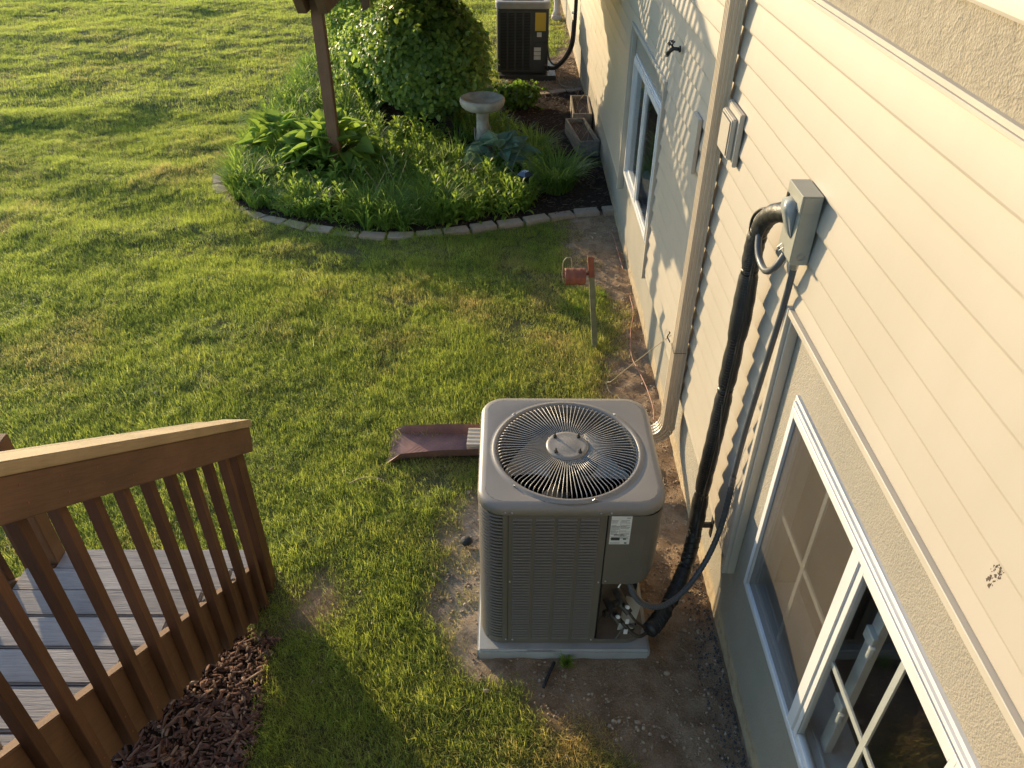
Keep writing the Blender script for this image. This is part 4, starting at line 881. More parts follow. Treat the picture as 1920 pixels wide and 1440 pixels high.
ring0 = L_-m_; pl = rrect(B0+.075, B1-.075, C0+.075, C1-.075, .07, 8); b.v = b.v[:-1]; s0 = len(b.v); b.v += [(p_[0], p_[1], Z1-.002) for p_ in pl]; b.v += [(p_[0], p_[1], Z1-.06) for p_ in pl]
for j in (ring0, s0):
    for k in range(m_): b.f.append((j+k, j+(k+1) % m_, j+m_+(k+1) % m_, j+m_+k))
b.build('top_cover', 'pad', a2)
b = MB(); b.v += [(p_[0], p_[1], Z1-.05) for p_ in pl]; b.f.append(tuple(range(len(pl)))); b.build('fan_opening', 'ac_in', a2)
b = MB(); b.box(.04, .32, C0+.27, C0+.45, Z1-.03, Z1-.012); b.build('motor_cover', 'statue', a2, bevel=.01)
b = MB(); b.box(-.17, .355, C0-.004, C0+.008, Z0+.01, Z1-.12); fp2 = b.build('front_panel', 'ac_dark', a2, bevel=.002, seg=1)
b = MB(); b.box(0, .090, -.010, .002, 0, .011); lv2 = b.mesh('louver'); lv2.materials.append(M['coil'])
for c_ in range(4):
    for k in range(38):
        o = bpy.data.objects.new('louver', lv2); COL.objects.link(o); o.parent = fp2; o.location = Vector((-.135+c_*.118, C0-.002, Z0+.05+k*.0215))-wl(a2)
MB().box(.36, .58, C0-.006, C0+.008, .54, Z1-.12).build('control_panel', 'ac_dark', a2, bevel=.003)
MB().box(.36, .52, C0-.004, C0+.008, Z0+.01, .53).build('lower_panel', 'ac_dark', a2, bevel=.003)
MB().box(.385, .545, C0-.009, C0-.0065, .70, .955).build('yellow_sticker', 'yellow', a2)
MB().box(.415, .485, C0-.009, C0-.0065, .615, .680).build('white_sticker', 'paper', a2)
b = MB()
for k in range(3): b.box(.375, .480, C0-.008, C0-.0045, .285+k*.062, .340+k*.062)
b.build('white_sticker', 'paper', a2)
b = MB(); b.tube([(.55, C0, .20), (.55, C0-.05, .22)], .025, 8); b.tube([(.58, C0, .15), (.60, C0-.04, .15)], .02, 8); b.build('service_valve', 'brass', a2)
l2 = T('refrigerant_line', 'black line set curving from the far dark condenser up the sunlit wall', 'pipe', (1.0, 12.9, .6))
b = MB(); b.tube(smoothpath([(.60, 12.72, .16), (.72, 12.75, .16), (.86, 12.85, .25), (.97, 12.95, .42), (1.0, 13.0, .7), (1.01, 13.05, 1.3), (1.01, 13.05, 2.2)], 10), .030, 10); b.build('insulation', 'rubber', l2, smooth=True)
b = MB(); b.tube(smoothpath([(.58, 12.78, .48), (.62, 12.72, .28), (.72, 12.72, .21), (.86, 12.83, .31), (.95, 12.93, .5), (.97, 12.97, .8)], 8), .014, 8); b.build('whip', 'conduit', l2, smooth=True)
b = MB(); b.box(.95, 1.03, 13.0, 13.1, .88, .9); b.box(.95, 1.03, 13.0, 13.1, 1.3, 1.33); b.build('strap', 'steel', l2)

# ------------------------------------------------------------------ wooden stairs and railing
SL = .728
stairs = T('wooden_stairs', 'red brown stained stair railing with weathered grey treads going down to the lawn', 'stairs', (-1.85, 2, 0))
RX = -1.24
# cap, fascia (slanted boards)
def slab(x0, x1, c0, c1, y0, y1, cut=0):
    """board following the slope; c0,c1: z intercepts of lower and upper faces"""
    b = MB(); vs = []
    for y_ in (y0, y1):
        for x in (x0, x1): vs.append((x, y_-(0 if y_ == y0 else cut*0), c0-SL*y_)); 
    for y_ in (y0, y1):
        yo = y_+(.0 if y_ == y0 else cut)
        for x in (x0, x1): vs.append((x, yo, c1-SL*yo))
    b.add(vs, [(0, 1, 3, 2), (4, 6, 7, 5), (0, 4, 5, 1), (2, 3, 7, 6), (0, 2, 6, 4), (1, 5, 7, 3)]); return b
slab(-1.375, RX, 3.187, 3.233, -.6, 2.925, .02).build('handrail_cap', 'capwood', stairs, bevel=.004)
slab(-1.285, -1.247, 3.035, 3.186, -.6, 2.895, .03).build('outer_fascia', 'railwood_s', stairs, bevel=.003)
slab(-1.465, -1.427, 3.09, 3.222, -.6, 2.86, .02).build('inner_rail', 'capwood', stairs, bevel=.003)
slab(-1.365, -1.327, 1.90, 2.25, -.2, 2.80, 0).build('stringer', 'railwood_s', stairs, bevel=.003)
slab(-2.43, -2.392, 1.90, 2.25, -.2, 2.80, 0).build('stringer', 'railwood_s', stairs, bevel=.003)
yb = [1.458+.1535*k for k in range(-8, 9)]
for y_ in yb:
    zb_ = max(.0, 1.925-SL*y_); h = .019
    b = MB(); b.prism([(y_-h, zb_+.0), (y_+h, zb_-.018+.0), (y_+h, 3.15-SL*(y_+h)), (y_-h, 3.15-SL*(y_-h))], 0, -1.3255, -1.2865); b.build('baluster', 'railwood_z', stairs, bevel=.002, seg=1)
MB().box(-1.37, -1.286, 2.78, 2.87, -.1, 1.06).build('newel_post', 'railwood_z', stairs, bevel=.004)
scw = MB().lathe([(.0035, 0), (.0035, .001), (.001, .0016)], (0, 0, 0), 8).mesh('screw'); scw.materials.append(M['rust'])
for y_ in yb[4:]:
    for dz in (3.085, 3.15): copyobj(scw, 'screw', stairs, (-1.2468, y_, dz-SL*y_), (0, PI/2, 0))
    for dz in (1.98, 2.07): copyobj(scw, 'screw', stairs, (-1.2862, y_, dz-SL*y_), (0, PI/2, 0))
# left side
for y_ in yb[2:]:
    zb_ = max(.0, 1.925-SL*y_); h = .019
    b = MB(); b.prism([(y_-h, zb_), (y_+h, zb_-.018), (y_+h, 3.13-SL*(y_+h)), (y_-h, 3.13-SL*(y_-h))], 0, -2.472, -2.434); b.build('baluster', 'railwood_z', stairs, bevel=.002, seg=1)
slab(-2.66, -2.53, 3.187, 3.233, -.6, 2.925, .02).build('handrail_cap', 'capwood', stairs, bevel=.004)
slab(-2.575, -2.535, 3.035, 3.186, -.6, 2.895, .03).build('outer_fascia', 'railwood_s', stairs, bevel=.003)
MB().box(-2.475, -2.385, 2.78, 2.87, -.1, 1.06).build('newel_post', 'deckwood_z', stairs, bevel=.004)
for (h_, y_) in ((2.044, 1.134), (2.25, 1.411), (2.456, 1.699), (2.66, 1.987), (2.86, 2.286), (3.07, 2.585), (3.27, 2.886), (1.84, .85), (1.64, .58)):
    for k in range(2):
        y1_ = y_-k*.146; dz = random.uniform(-.002, .002); z_ = 3.5-h_+dz
        lft = -2.40 if y_ > 2.8 and k == 0 else -2.445
        MB().box(-2.39, -1.368, y1_-.140, y1_, z_-.036, z_).build('tread_board', 'tread', stairs, bevel=.007)
# deck the photographer stands on
nd = T('deck', 'timber deck platform at the top of the stairs just behind the view', 'deck', (-1, -1, 0))
for k in range(14): MB().box(-2.6, .9, -1.75+k*.146, -1.61+k*.146, 1.99, 2.026).build('deck_board', 'tread', nd)
b = MB(); b.box(-2.6, .9, .30, .335, 1.76, 1.985); b.box(-2.6, .9, -1.78, -1.745, 1.76, 1.985); b.build('rim_joist', 'deckwood', nd)
for x_ in (-2.5, .8):
    for y_ in (-1.6, .15): MB().box(x_-.06, x_+.06, y_-.06, y_+.06, -.2, 1.76).build('deck_post', 'deckwood_z', nd)

# ------------------------------------------------------------------ far raised deck whose slatted railing throws the stripes
fd = T('raised_deck', 'brown timber post and beams of a raised deck rising out of the hostas', 'deck', (-1.93, 8.56, 0))
for (x_, y_, lb_) in ((-1.93, 8.56, None), (-2.0, 11.9, None)):
    MB().box(x_-.058, x_+.058, y_-.058, y_+.058, -.2, 2.05).build('deck_post', 'deckwood_z', fd, bevel=.006)
for x_ in (-2.035, -1.825):
    b = MB(); b.prism([(8.22, 2.05), (8.22, 1.96), (8.36, 1.80), (12.2, 1.80), (12.2, 2.05)], 0, x_-.045, x_+.045); b.build('beam', 'deckwood', fd, bevel=.003)
b = MB()
for k in range(10): y_ = 8.22+k*.42; b.box(-2.28, 1.04, y_, y_+.038, 2.052, 2.27)
b.build('joists', 'deckwood', fd)
b = MB(); b.box(-2.32, 1.04, 8.14, 8.178, 2.04, 2.32); b.box(-2.32, -2.282, 8.18, 12.3, 2.04, 2.32); b.build('rim_joist', 'deckwood', fd)
for k in range(28): MB().box(-2.34, 1.04, 8.12+k*.15, 8.262+k*.15, 2.322, 2.358).build('deck_board', 'deckwood', fd)
bal = MB().box(-.017, .017, -.017, .017, 0, .86).mesh('baluster'); bal.materials.append(M['deckwood_z'])
for k in range(28): copyobj(bal, 'baluster', fd, (-2.25+k*.118, 8.16, 2.44))
for k in range(34): copyobj(bal, 'baluster', fd, (-2.30, 8.28+k*.118, 2.44))
b = MB(); b.box(-2.36, 1.04, 8.09, 8.23, 3.30, 3.34); b.box(-2.37, -2.23, 8.231, 12.3, 3.30, 3.34); b.box(-2.32, 1.04, 8.14, 8.18, 2.42, 2.44); b.build('top_rail', 'deckwood', fd)
for (x_, y_) in ((-2.30, 8.16), (-.6, 8.16), (-2.30, 10.3), (-2.30, 12.25)): MB().box(x_-.05, x_+.05, y_-.05, y_+.05, 2.36, 3.30).build('rail_post', 'deckwood_z', fd)

# ------------------------------------------------------------------ flower bed edging
ed = T('garden_edging', 'curved row of tan paver stones edging the flower bed', 'edging', (-1.3, 7.1, 0))
def stone(c, ang, L1, L2, h=.048, dpt=.13):
    sink = random.uniform(-.012, .008); b = MB(); vs = []
    for z in (0, 1):
        for (lx, ly) in ((-L1/2, -dpt/2), (L1/2, -dpt/2), (L2/2, dpt/2), (-L2/2, dpt/2)):
            z_ = (-.02 if z == 0 else h+sink+random.uniform(-.005, .005)); s_ = 1 if z == 0 else .97
            vs.append((c[0]+math.cos(ang)*lx*s_-math.sin(ang)*ly*s_, c[1]+math.sin(ang)*lx*s_+math.cos(ang)*ly*s_, z_))
    b.add(vs, [(0, 3, 2, 1), (4, 5, 6, 7), (0, 1, 5, 4), (1, 2, 6, 5), (2, 3, 7, 6), (3, 0, 4, 7)]); b.build('edging_stone', 'brick', ed, bevel=.005, seg=2)
cur = smoothpath([(-3.46, 13.3, 0), (-3.36, 12.2, 0), (-3.34, 11, 0), (-3.37, 10.1, 0), (-3.37, 9.1, 0), (-3.25, 8.40, 0), (-2.99, 7.89, 0), (-2.69, 7.62, 0), (-2.37, 7.43, 0), (-1.89, 7.23, 0), (-1.34, 7.115, 0), (-.82, 7.145, 0), (-.29, 7.33, 0), (.254, 7.52, 0), (.77, 7.69, 0), (1.09, 7.75, 0), (1.30, 7.79, 0)], 20)
acc = 0; SLn = .268; starts = [cur[0]]; 
for k in range(1, len(cur)):
    acc += (cur[k]-cur[k-1]).length
    if acc >= SLn: starts.append(cur[k]); acc = 0
for p_, q in zip(starts, starts[1:]):
    c_ = (p_+q)/2
    if 8.75 < c_.y < 12.9: continue
    a = math.atan2(q.y-p_.y, q.x-p_.x)+random.uniform(-.06, .06); stone(c_, a, .266 if c_.x < .95 else .20, .254 if c_.x < .95 else .19)
ed2 = T('garden_edging', 'short row of tan paver stones between the bed and the far dark condenser', 'edging', (.7, 11.9, 0))
ed_bak = ed; ed = ed2
for (x_, y_) in ((.22, 11.70), (.47, 11.80), (.72, 11.92), (.97, 12.02)): stone((x_, y_), .40, .245, .245)
ed = ed_bak

# ------------------------------------------------------------------ bird bath
bbx, bby = -.315, 9.32
bb = T('bird_bath', 'pale weathered stone bird bath with scalloped bowl beside the bush', 'bird bath', (bbx, bby, 0))
MB().lathe([(.15, 0), (.15, .05), (.12, .09), (.095, .12), (.082, .22), (.072, .34), (.068, .46), (.075, .54), (.095, .585), (.10, .60)], (bbx, bby, 0), 28, lambda a, i_: 1+.035*math.cos(a*8)*(2 < i_ < 7)).build('pedestal', 'concrete', bb, smooth=True)
MB().lathe([(.09, .575), (.16, .580), (.215, .600), (.250, .635), (.264, .680), (.258, .712), (.240, .722), (.222, .712), (.19, .688), (.12, .668), (.001, .660)], (bbx, bby, 0), 64, lambda a, i_: 1+(.020*abs(math.cos(a*7))-.010)*(1 < i_ < 8)).build('bowl', 'concrete', bb, smooth=True)
for k in range(5):     # acanthus leaves on the pedestal
    a = k*2*PI/5+.5; b = MB(); vs = []
    for (u_, v_, o_) in ((-.045, .14, .01), (.045, .14, .01), (-.05, .24, .016), (.05, .24, .016), (-.03, .33, .022), (.03, .33, .022), (0, .38, .034), (0, .24, .026), (0, .33, .03)):
        r_ = .080+o_-.03*(v_-.14); aa = a+u_/.09; vs.append((bbx+r_*math.cos(aa), bby+r_*math.sin(aa), v_))
    b.add(vs, [(0, 1, 3, 7, 2), (2, 7, 8, 4), (7, 3, 5, 8), (4, 8, 6), (8, 5, 6)]); b.build('leaf_relief', 'concrete', bb, smooth=True)

# ------------------------------------------------------------------ planters
def planter(label, c, ang, L_, W_, H_):
    t_ = T('planter_box', label, 'planter', c, 'wooden planters by the wall'); t_.rotation_euler = (0, 0, ang)
    WL[t_.name] = Vector((0, 0, 0)); e = .022
    for (x0_, x1_, y0_, y1_) in ((-W_/2, -W_/2+e, -L_/2, L_/2), (W_/2-e, W_/2, -L_/2, L_/2), (-W_/2+e, W_/2-e, -L_/2, -L_/2+e), (-W_/2+e, W_/2-e, L_/2-e, L_/2)):
        b = MB(); b.box(x0_, x1_, y0_, y1_, 0, H_); me_ = b.mesh('board', bevel=.003, seg=1); me_.materials.append(M['planter']); o = bpy.data.objects.new('side_board', me_); COL.objects.link(o); o.parent = t_
    b = MB(); b.box(-W_/2+e, W_/2-e, -L_/2+e, L_/2-e, .01, H_-.05); me_ = b.mesh('soil'); me_.materials.append(M['mulch_dark']); o = bpy.data.objects.new('soil_fill', me_); COL.objects.link(o); o.parent = t_
    b = MB()
    for _ in range(14):
        x = random.uniform(-W_/3, W_/3); y = random.uniform(-L_/2.4, L_/2.4); b.tube([(x, y, H_-.05), (x+random.uniform(-.07, .07), y+random.uniform(-.1, .1), H_+random.uniform(-.02, .07))], .002, 4)
    me_ = b.mesh('stalks'); me_.materials.append(M['fieldstick']); o = bpy.data.objects.new('dead_stalks', me_); COL.objects.link(o); o.parent = t_
planter('weathered wooden planter box by the wall, the nearer of two, with dead stalks', (.905, 9.72, .03), math.radians(8), .86, .25, .19)
planter('weathered wooden planter box by the wall, the farther of two, nearly empty', (.965, 10.72, .03), math.radians(-1), .80, .25, .19)

# ------------------------------------------------------------------ small things
st_ = T('steel_post', 'short faded green steel post with a rusty red top standing in the lawn', 'post', (.695, 5.2, 0))
def angle_iron(b, p0, p1, w_):
    p0 = Vector(p0); p1 = Vector(p1); pl = [(-w_, -w_), (w_, -w_), (w_, w_), (w_-.004, w_), (w_-.004, -w_+.004), (-w_+.004, -w_+.004), (-w_+.004, w_), (-w_, w_)]
    base = len(b.v)
    for p_ in (p0, p1): b.v += [(p_.x+q[0], p_.y+q[1], p_.z) for q in pl]
    b.f += [(base+k, base+(k+1) % 8, base+8+(k+1) % 8, base+8+k) for k in range(8)]; b.f += [tuple(base+8+k for k in (0, 1, 2, 3, 4, 5)), tuple(base+8+k for k in (5, 6, 7, 0))]
b = MB(); angle_iron(b, (.697, 5.2, -.05), (.622, 5.2, .64), .021); b.build('stake', 'greenpost', st_)
b = MB(); angle_iron(b, (.6215, 5.2, .641), (.603, 5.2, .81), .022); b.build('rusty_top', 'rust', st_)
hz_ = T('hose_hanger', 'rusty red corrugated half drum with wire loop fixed to the green post', 'hose hanger', (.5, 5.2, .65))
b = MB(); n_ = 18; mrow = 17
for i_ in range(mrow):
    x = .42+.155*i_/(mrow-1); rad = .062+.004*max(0, math.sin(i_/(mrow-1)*PI*6))
    for k in range(n_):
        a = math.radians(-40)+math.radians(260)*k/(n_-1); b.v.append((x, 5.2+rad*math.cos(a), .635+rad*math.sin(a)))
b.f += [(i_*n_+k, i_*n_+k+1, (i_+1)*n_+k+1, (i_+1)*n_+k) for i_ in range(mrow-1) for k in range(n_-1)]
so_ = b.build('drum_shell', 'rust', hz_, smooth=True); md = so_.modifiers.new('s', 'SOLIDIFY'); md.thickness = .003
b = MB(); b.tube(smoothpath([(.415, 5.2, .58), (.402, 5.2, .66), (.405, 5.2, .75), (.425, 5.2, .79), (.455, 5.2, .795), (.468, 5.2, .77), (.47, 5.2, .70)], 6), .0032, 6); b.build('wire_loop', 'wire_tan', hz_, smooth=True)
b = MB(); b.tube([(.56, 5.2, .66), (.61, 5.2, .66)], .012, 8); b.build('bracket', 'rust', hz_)
gz = lambda x, y: float(ground_h(x, y))
def wire(name, pts, r_, mt, label):
    b = MB(); b.tube(smoothpath(pts, 6), r_, 6); c_ = pts[0]; tag(b.build(name, mt, smooth=True, loc=(c_[0], c_[1], 0)), label, 'wire')
wire('loose_wire', [(.975, 3.95, .93), (.93, 4.07, .78), (.865, 4.27, .53), (.80, 4.47, .28), (.755, 4.62, .09), (.735, 4.70, .020), (.745, 4.60, .015), (.80, 4.54, .012), (.82, 4.45, .02)], .0028, 'wire_tan', 'pale thin wire tied to the downspout and trailing onto the dirt')
wire('ground_wire', [(1.02, 4.25, .02), (1.035, 4.39, .03), (1.02, 4.62, .035), (.99, 4.85, .03), (.965, 5.05, .02), (1.0, 5.4, .015), (1.06, 5.7, .02), (1.06, 5.96, .03)], .0040, 'wire_red', 'faded red wire lying on the dirt between downspout and window wall')
wire('ground_wire', [(1.06, 6.45, .02), (1.05, 6.7, .03), (1.04, 7.1, .03), (1.02, 7.3, .02)], .0040, 'wire_red', 'faded red wire end lying on the dirt near the paver edging')
wire('ground_wire', [(.80, 12.75, .12), (.76, 12.5, .05), (.80, 12.2, .04), (.98, 11.98, .06)], .006, 'wire_tan', 'tan wire curling on the gravel under the far black line set')
wire('dead_twig', [(-.99, 3.58, gz(-.99, 3.58)+.055), (-.92, 3.62, gz(-.9, 3.6)+.062), (-.84, 3.625, gz(-.84, 3.6)+.06), (-.78, 3.61, gz(-.78, 3.6)+.052)], .004, 'fieldstick', 'dead twig lying on the grass left of the condenser')
wire('dead_twig', [(.18, 2.20, .010), (.21, 2.27, .016), (.24, 2.34, .012)], .008, 'rock', 'short dark stick on the dirt in front of the grey pad')
V_, F_ = ico(3, 2, .75, .3); tag(link('black_rock', npmesh('black_rock', V_*.036, F_, 'rock'), None, loc=(-.236, 3.13, .03)), 'small black lump on the dirt left of the condenser', 'rock')
for (x_, y_, s_, l_) in ((-.10, 2.18, .020, 'pale stone at the left front of the pad in the dirt'), (.80, 2.28, .022, 'pale stone in the dirt right of the pad'), (.62, 2.02, .02, 'pale stone in the shaded dirt in front of the condenser'), (.80, 4.30, .03, 'flat pale stone on the dirt beside the downspout wire')):
    V_, F_ = ico(int(s_*1000)+3, 1, .6, .3); tag(link('stone', npmesh('stone', V_*s_, F_, 'pebble'), None, loc=(x_, y_, .01)), l_, 'stone')
# solar light
sl = T('solar_light', 'small black solar path light hidden among the flower bed leaves', 'solar light', (.17, 7.98, 0))
MB().tube([(.17, 7.98, 0), (.17, 7.98, .20)], .012, 8).build('stake', 'black', sl)
MB().lathe([(.035, .20), (.05, .22), (.05, .30), (.045, .31)], (.17, 7.98, 0), 4).build('lantern', 'black', sl)
MB().lathe([(.085, .31), (.085, .32), (.05, .355), (.045, .36)], (.17, 7.98, 0), 4).build('cap', 'solar', sl)
# statue far
sa = T('garden_statue', 'small pale pink stone statue on the lawn beyond the dark condenser', 'statue', (.93, 16.8, 0))
MB().box(.83, 1.03, 16.7, 16.9, 0, .10).build('plinth', 'statue', sa, bevel=.02)
MB().lathe([(.085, .10), (.06, .16), (.065, .30), (.085, .45), (.10, .62), (.08, .74), (.035, .80), (.03, .83), (.055, .87), (.06, .92), (.04, .97), (.005, .99)], (.93, 16.8, 0), 14, lambda a, i_: 1+.12*math.cos(a*2+i_)).build('figure', 'statue', sa, smooth=True)
# black hose coil thing behind post
b = MB(); b.tube([(-2.72+.14*math.cos(a), 11.4+.10*math.sin(a), .12+.03*math.sin(a*3)) for a in np.linspace(0, 5.2, 20)], .022, 8); tag(b.build('hose', 'black', loc=(-2.7, 11.4, 0), smooth=True), 'bit of black hose lying in the plants left of the brown post', 'hose')

# ------------------------------------------------------------------ plants
def leaf_mesh(name, mt, L_=1., W_=.6, cup=.15, droop=.35, tipc=1.0, seed=0, nu=8, nv=5):
    g = np.random.default_rng(seed); V, UV = [], []
    for i_ in range(nu+1):
        u = i_/nu; w_ = W_/2*(math.sin(PI*min(1, u**.62))**.85 if 0 < u < 1 else 0)*(1.0)
        if i_ == 0: w_ = W_*.06
        for j in range(nv):
            v_ = -1+2*j/(nv-1); y = w_*v_; z = -droop*u*u*L_+cup*w_*2*v_*v_+.012*math.sin(u*9+v_*3+seed); V.append((u*L_, y, z+.0)); UV.append((u, v_*.5+.5))
    F = [(i_*nv+j, i_*nv+j+1, (i_+1)*nv+j+1, (i_+1)*nv+j) for i_ in range(nu) for j in range(nv-1)]
    me = npmesh(name, V, F, mt, UV); me.polygons.foreach_set('use_smooth', [True]*len(F)); return me
def hosta(label, c, R_, n, mt, lsz, hgt, name='hosta', squash=1., seed=1):
    g = np.random.default_rng(seed); t_ = T(name, label, 'hosta', c, 'hostas in the flower bed')
    ms_ = [leaf_mesh('leaf', mt, 1, .84+.12*g.random(), .16+.2*g.random(), .12+.30*g.random(), seed=k+seed*10) for k in range(5)]
    st = MB()
    for k in range(n):
        f = (k+.5)/n; az = k*2.39996+g.random()*.5; r_ = R_*math.sqrt(f)*.85*(.85+.3*g.random()); el = hgt*(1-.75*f)*(.85+.3*g.random())
        bx_, by_ = r_*math.cos(az)*.75, r_*math.sin(az)*squash*.75; s_ = lsz*(.7+.5*g.random())*(.85+.3*f)
        o = bpy.data.objects.new('leaf', ms_[k % 5]); COL.objects.link(o); o.parent = t_; o.location = (bx_, by_, el)
        o.rotation_euler = (g.normal()*.3, -.75+.95*f+g.normal()*.25, az+g.normal()*.3); o.scale = (s_, s_, s_)
        st.tube([(0, 0, 0), (bx_*.5, by_*.5, el*.7), (bx_, by_, el)], .004, 4)
    me_ = st.mesh('stems'); me_.materials.append(M['daylily']); o = bpy.data.objects.new('stems', me_); COL.objects.link(o); o.parent = t_
hosta('large green hosta wrapped around the foot of the brown deck post', (-2.05, 8.78, .03), .74, 150, 'hosta', .235, .50, seed=2)
hosta('large green hosta left of the brown deck post, catching the sun', (-2.68, 9.15, .03), .52, 90, 'hosta', .21, .42, seed=5)
hosta('blue green hosta in front of the bird bath', (-.10, 8.85, .03), .50, 70, 'hosta_blue', .235, .30, seed=3)
def clump(name, label, cat, c, R_, n, h0, h1, wd, mt, seed, group=None, squash=1.):
    wd = wd*1.25; n = int(n*1.3)
    """arching strap leaves from a crown"""
    g = np.random.default_rng(seed); segs = 6; V = np.zeros((n, 2*segs+1, 3)); a = g.random(n)*2*PI; r = R_*.35*np.sqrt(g.random(n)); az = a+g.normal(size=n)*.6
    bx = r*np.cos(a); by = r*np.sin(a)*squash; ln = h0+(h1-h0)*g.random(n); le0 = .15+.35*g.random(n); le1 = 1.3+1.0*g.random(n); fa = az+PI/2
    cx, cy, cz = bx.copy(), by.copy(), np.zeros(n)
    for s_ in range(segs+1):
        f = s_/segs; w_ = wd*(.55+.6*math.sin(PI*min(1, f+.25)))/2*(1-f*.45)
        if s_ == segs: V[:, 2*s_] = np.stack([cx, cy, cz], 1)
        else: V[:, 2*s_] = np.stack([cx-np.cos(fa)*w_, cy-np.sin(fa)*w_, cz], 1); V[:, 2*s_+1] = np.stack([cx+np.cos(fa)*w_, cy+np.sin(fa)*w_, cz], 1)
        an = le0+(le1-le0)*f**1.5; cx += np.cos(az)*np.sin(an)*ln/segs; cy += np.sin(az)*np.sin(an)*ln/segs; cz += np.cos(an)*ln/segs; cz = np.maximum(cz, .01)
    k = 2*segs+1; base = (np.arange(n)*k)[:, None]; tri = []
    for s_ in range(segs-1): tri += [[2*s_, 2*s_+1, 2*s_+3], [2*s_, 2*s_+3, 2*s_+2]]
    tri += [[2*segs-2, 2*segs-1, 2*segs]]
    F = (base[:, :, None]+np.array(tri)[None]).reshape(-1, 3)
    if name is None: return V.reshape(-1, 3), F
    o = link(name, npmesh(name, V.reshape(-1, 3), F, mt), None, loc=c); return tag(o, label, cat, group)
G_ = 'grassy clumps in the flower bed'
for (nm, lb_, x_, y_, R_, n_, h0, h1) in (
    ('daylily_clump', 'big fountain of dark strap leaves at the right of the bed before the planters', .52, 8.28, .5, 330, .35, .62),
    ('daylily_clump', 'strap leaf clump behind the blue hosta beside the mulch', .30, 9.15, .4, 170, .3, .5),
    ('daylily_clump', 'bright strap leaf clump leaning over the pavers in front centre of the bed', -.68, 7.62, .45, 240, .3, .52),
    ('daylily_clump', 'grassy clump spilling onto the pavers left of centre', -1.22, 7.50, .4, 210, .26, .45),
    ('daylily_clump', 'grassy clump on the curved left front of the bed', -2.08, 7.62, .4, 190, .25, .42),
    ('daylily_clump', 'sunlit grassy clump at the far left corner of the bed', -2.88, 8.30, .4, 210, .25, .45),
    ('daylily_clump', 'feathery grassy clump along the left edge of the bed beside the lawn', -3.02, 9.9, .5, 260, .3, .5),
    ('daylily_clump', 'grassy clump at the left edge near the far bend of the bed', -2.95, 11.0, .45, 220, .25, .45),
    ('daylily_clump', 'bright leafy clump at the far end of the bed by the outer pavers', -3.0, 12.8, .45, 200, .25, .45),
    ('daylily_clump', 'shaded grassy clump at the foot of the bush', -1.05, 8.75, .45, 200, .22, .4)):
    clump(nm, lb_, 'daylily', (x_, y_, .03), R_, n_, h0, h1, .013, 'daylily', int(x_*100+y_*37) % 1000, G_)
# understory: instanced grass tufts and broad leaf sprigs (stuff)
def sprig(seed, nl_=14, h=.26, ll=.10, lw=.035, mt='fern'):
    g = np.random.default_rng(seed); V, F = [], []
    for k in range(nl_):
        f = (k+1)/nl_; z = h*f*.9; az = k*2.4+g.random()*.6; l = ll*(1.1-.5*f)*(.8+.4*g.random()); up = .35+.7*f; base = len(V)
        d = np.array([math.cos(az)*math.cos(up), math.sin(az)*math.cos(up), math.sin(up)]); s_ = np.array([-math.sin(az), math.cos(az), 0]); nrm = np.cross(d, s_)
        o_ = np.array([.01*math.cos(az), .01*math.sin(az), z])
        for (u, w_, dn) in ((0, .12, 0), (.35, 1, .02), (.7, .75, -.04), (1, 0, -.16)):
            c_ = o_+d*l*u+np.array([0, 0, dn*l*3]); 
            V += [c_-s_*lw/2*w_, c_+nrm*lw*-.18*w_, c_+s_*lw/2*w_]
        for q in range(3):
            for r_ in range(2): F.append([base+q*3+r_, base+q*3+r_+1, base+(q+1)*3+r_+1, base+(q+1)*3+r_])
    base = len(V); V += [np.array(p_) for p_ in ((-.003, 0, 0), (.003, 0, 0), (.003, 0, h), (-.003, 0, h))]; F.append([base, base+1, base+2, base+3])
    return npmesh('sprig', np.array(V), np.array(F), mt)
pr = [sprig(k, 12+k % 4*3, .20+.06*(k % 3), .13+.03*(k % 2), .022+.009*(k % 3)) for k in range(5)]
for k in range(4):
    V_, F_ = clump(None, '', '', (0, 0, 0), .14, 34, .16, .38, .0095, None, 300+k); pr.append(npmesh('tuft_strap', V_, F_, 'daylily'))
g = np.random.default_rng(31); a, b_ = jgrid(-3.3, 1.1, 7.15, 13.6, .095, g)
ins = inpoly(a, b_, [(-3.16, 8.43), (-2.94, 7.98), (-2.66, 7.71), (-2.33, 7.53), (-1.88, 7.32), (-1.34, 7.20), (-.82, 7.23), (-.32, 7.41), (.20, 7.60), (.25, 7.9), (.35, 8.6), (.0, 9.0), (-.6, 9.2), (-.95, 9.95), (-1.5, 10.0), (-1.75, 10.1), (-2.0, 13.4), (-3.1, 13.4), (-3.25, 12.5), (-3.2, 10)])
ins |= inpoly(a, b_, [(-.65, 9.7), (.25, 9.1), (.3, 9.9), (-.2, 10.6), (-.7, 10.8)]) & (g.random(a.size) < .45)
ins &= ~((np.hypot(a+.10, b_-8.85) < .36)) & ~(np.hypot(a+2.05, b_-8.78) < .45)
a, b_ = a[ins], b_[ins]; n = a.size
kind = vn(a, b_, 1.6, 77); idx = np.where(kind+.5*(g.random(n)-.5) > .56, g.integers(0, 5, n), 5+g.integers(0, 4, n)); s_ = .68+.55*g.random(n)
scatter('bed_foliage', pr, np.stack([a, b_, np.full(n, .03)], 1), np.stack([(g.random(n)-.5)*.5, (g.random(n)-.5)*.5, g.random(n)*6.28], 1), np.stack([s_, s_, s_*(.8+.4*g.random(n))], 1), idx, {'dry': np.zeros(n)}, 'mixed low perennials and grasses filling the flower bed', 'plants')
b = MB()
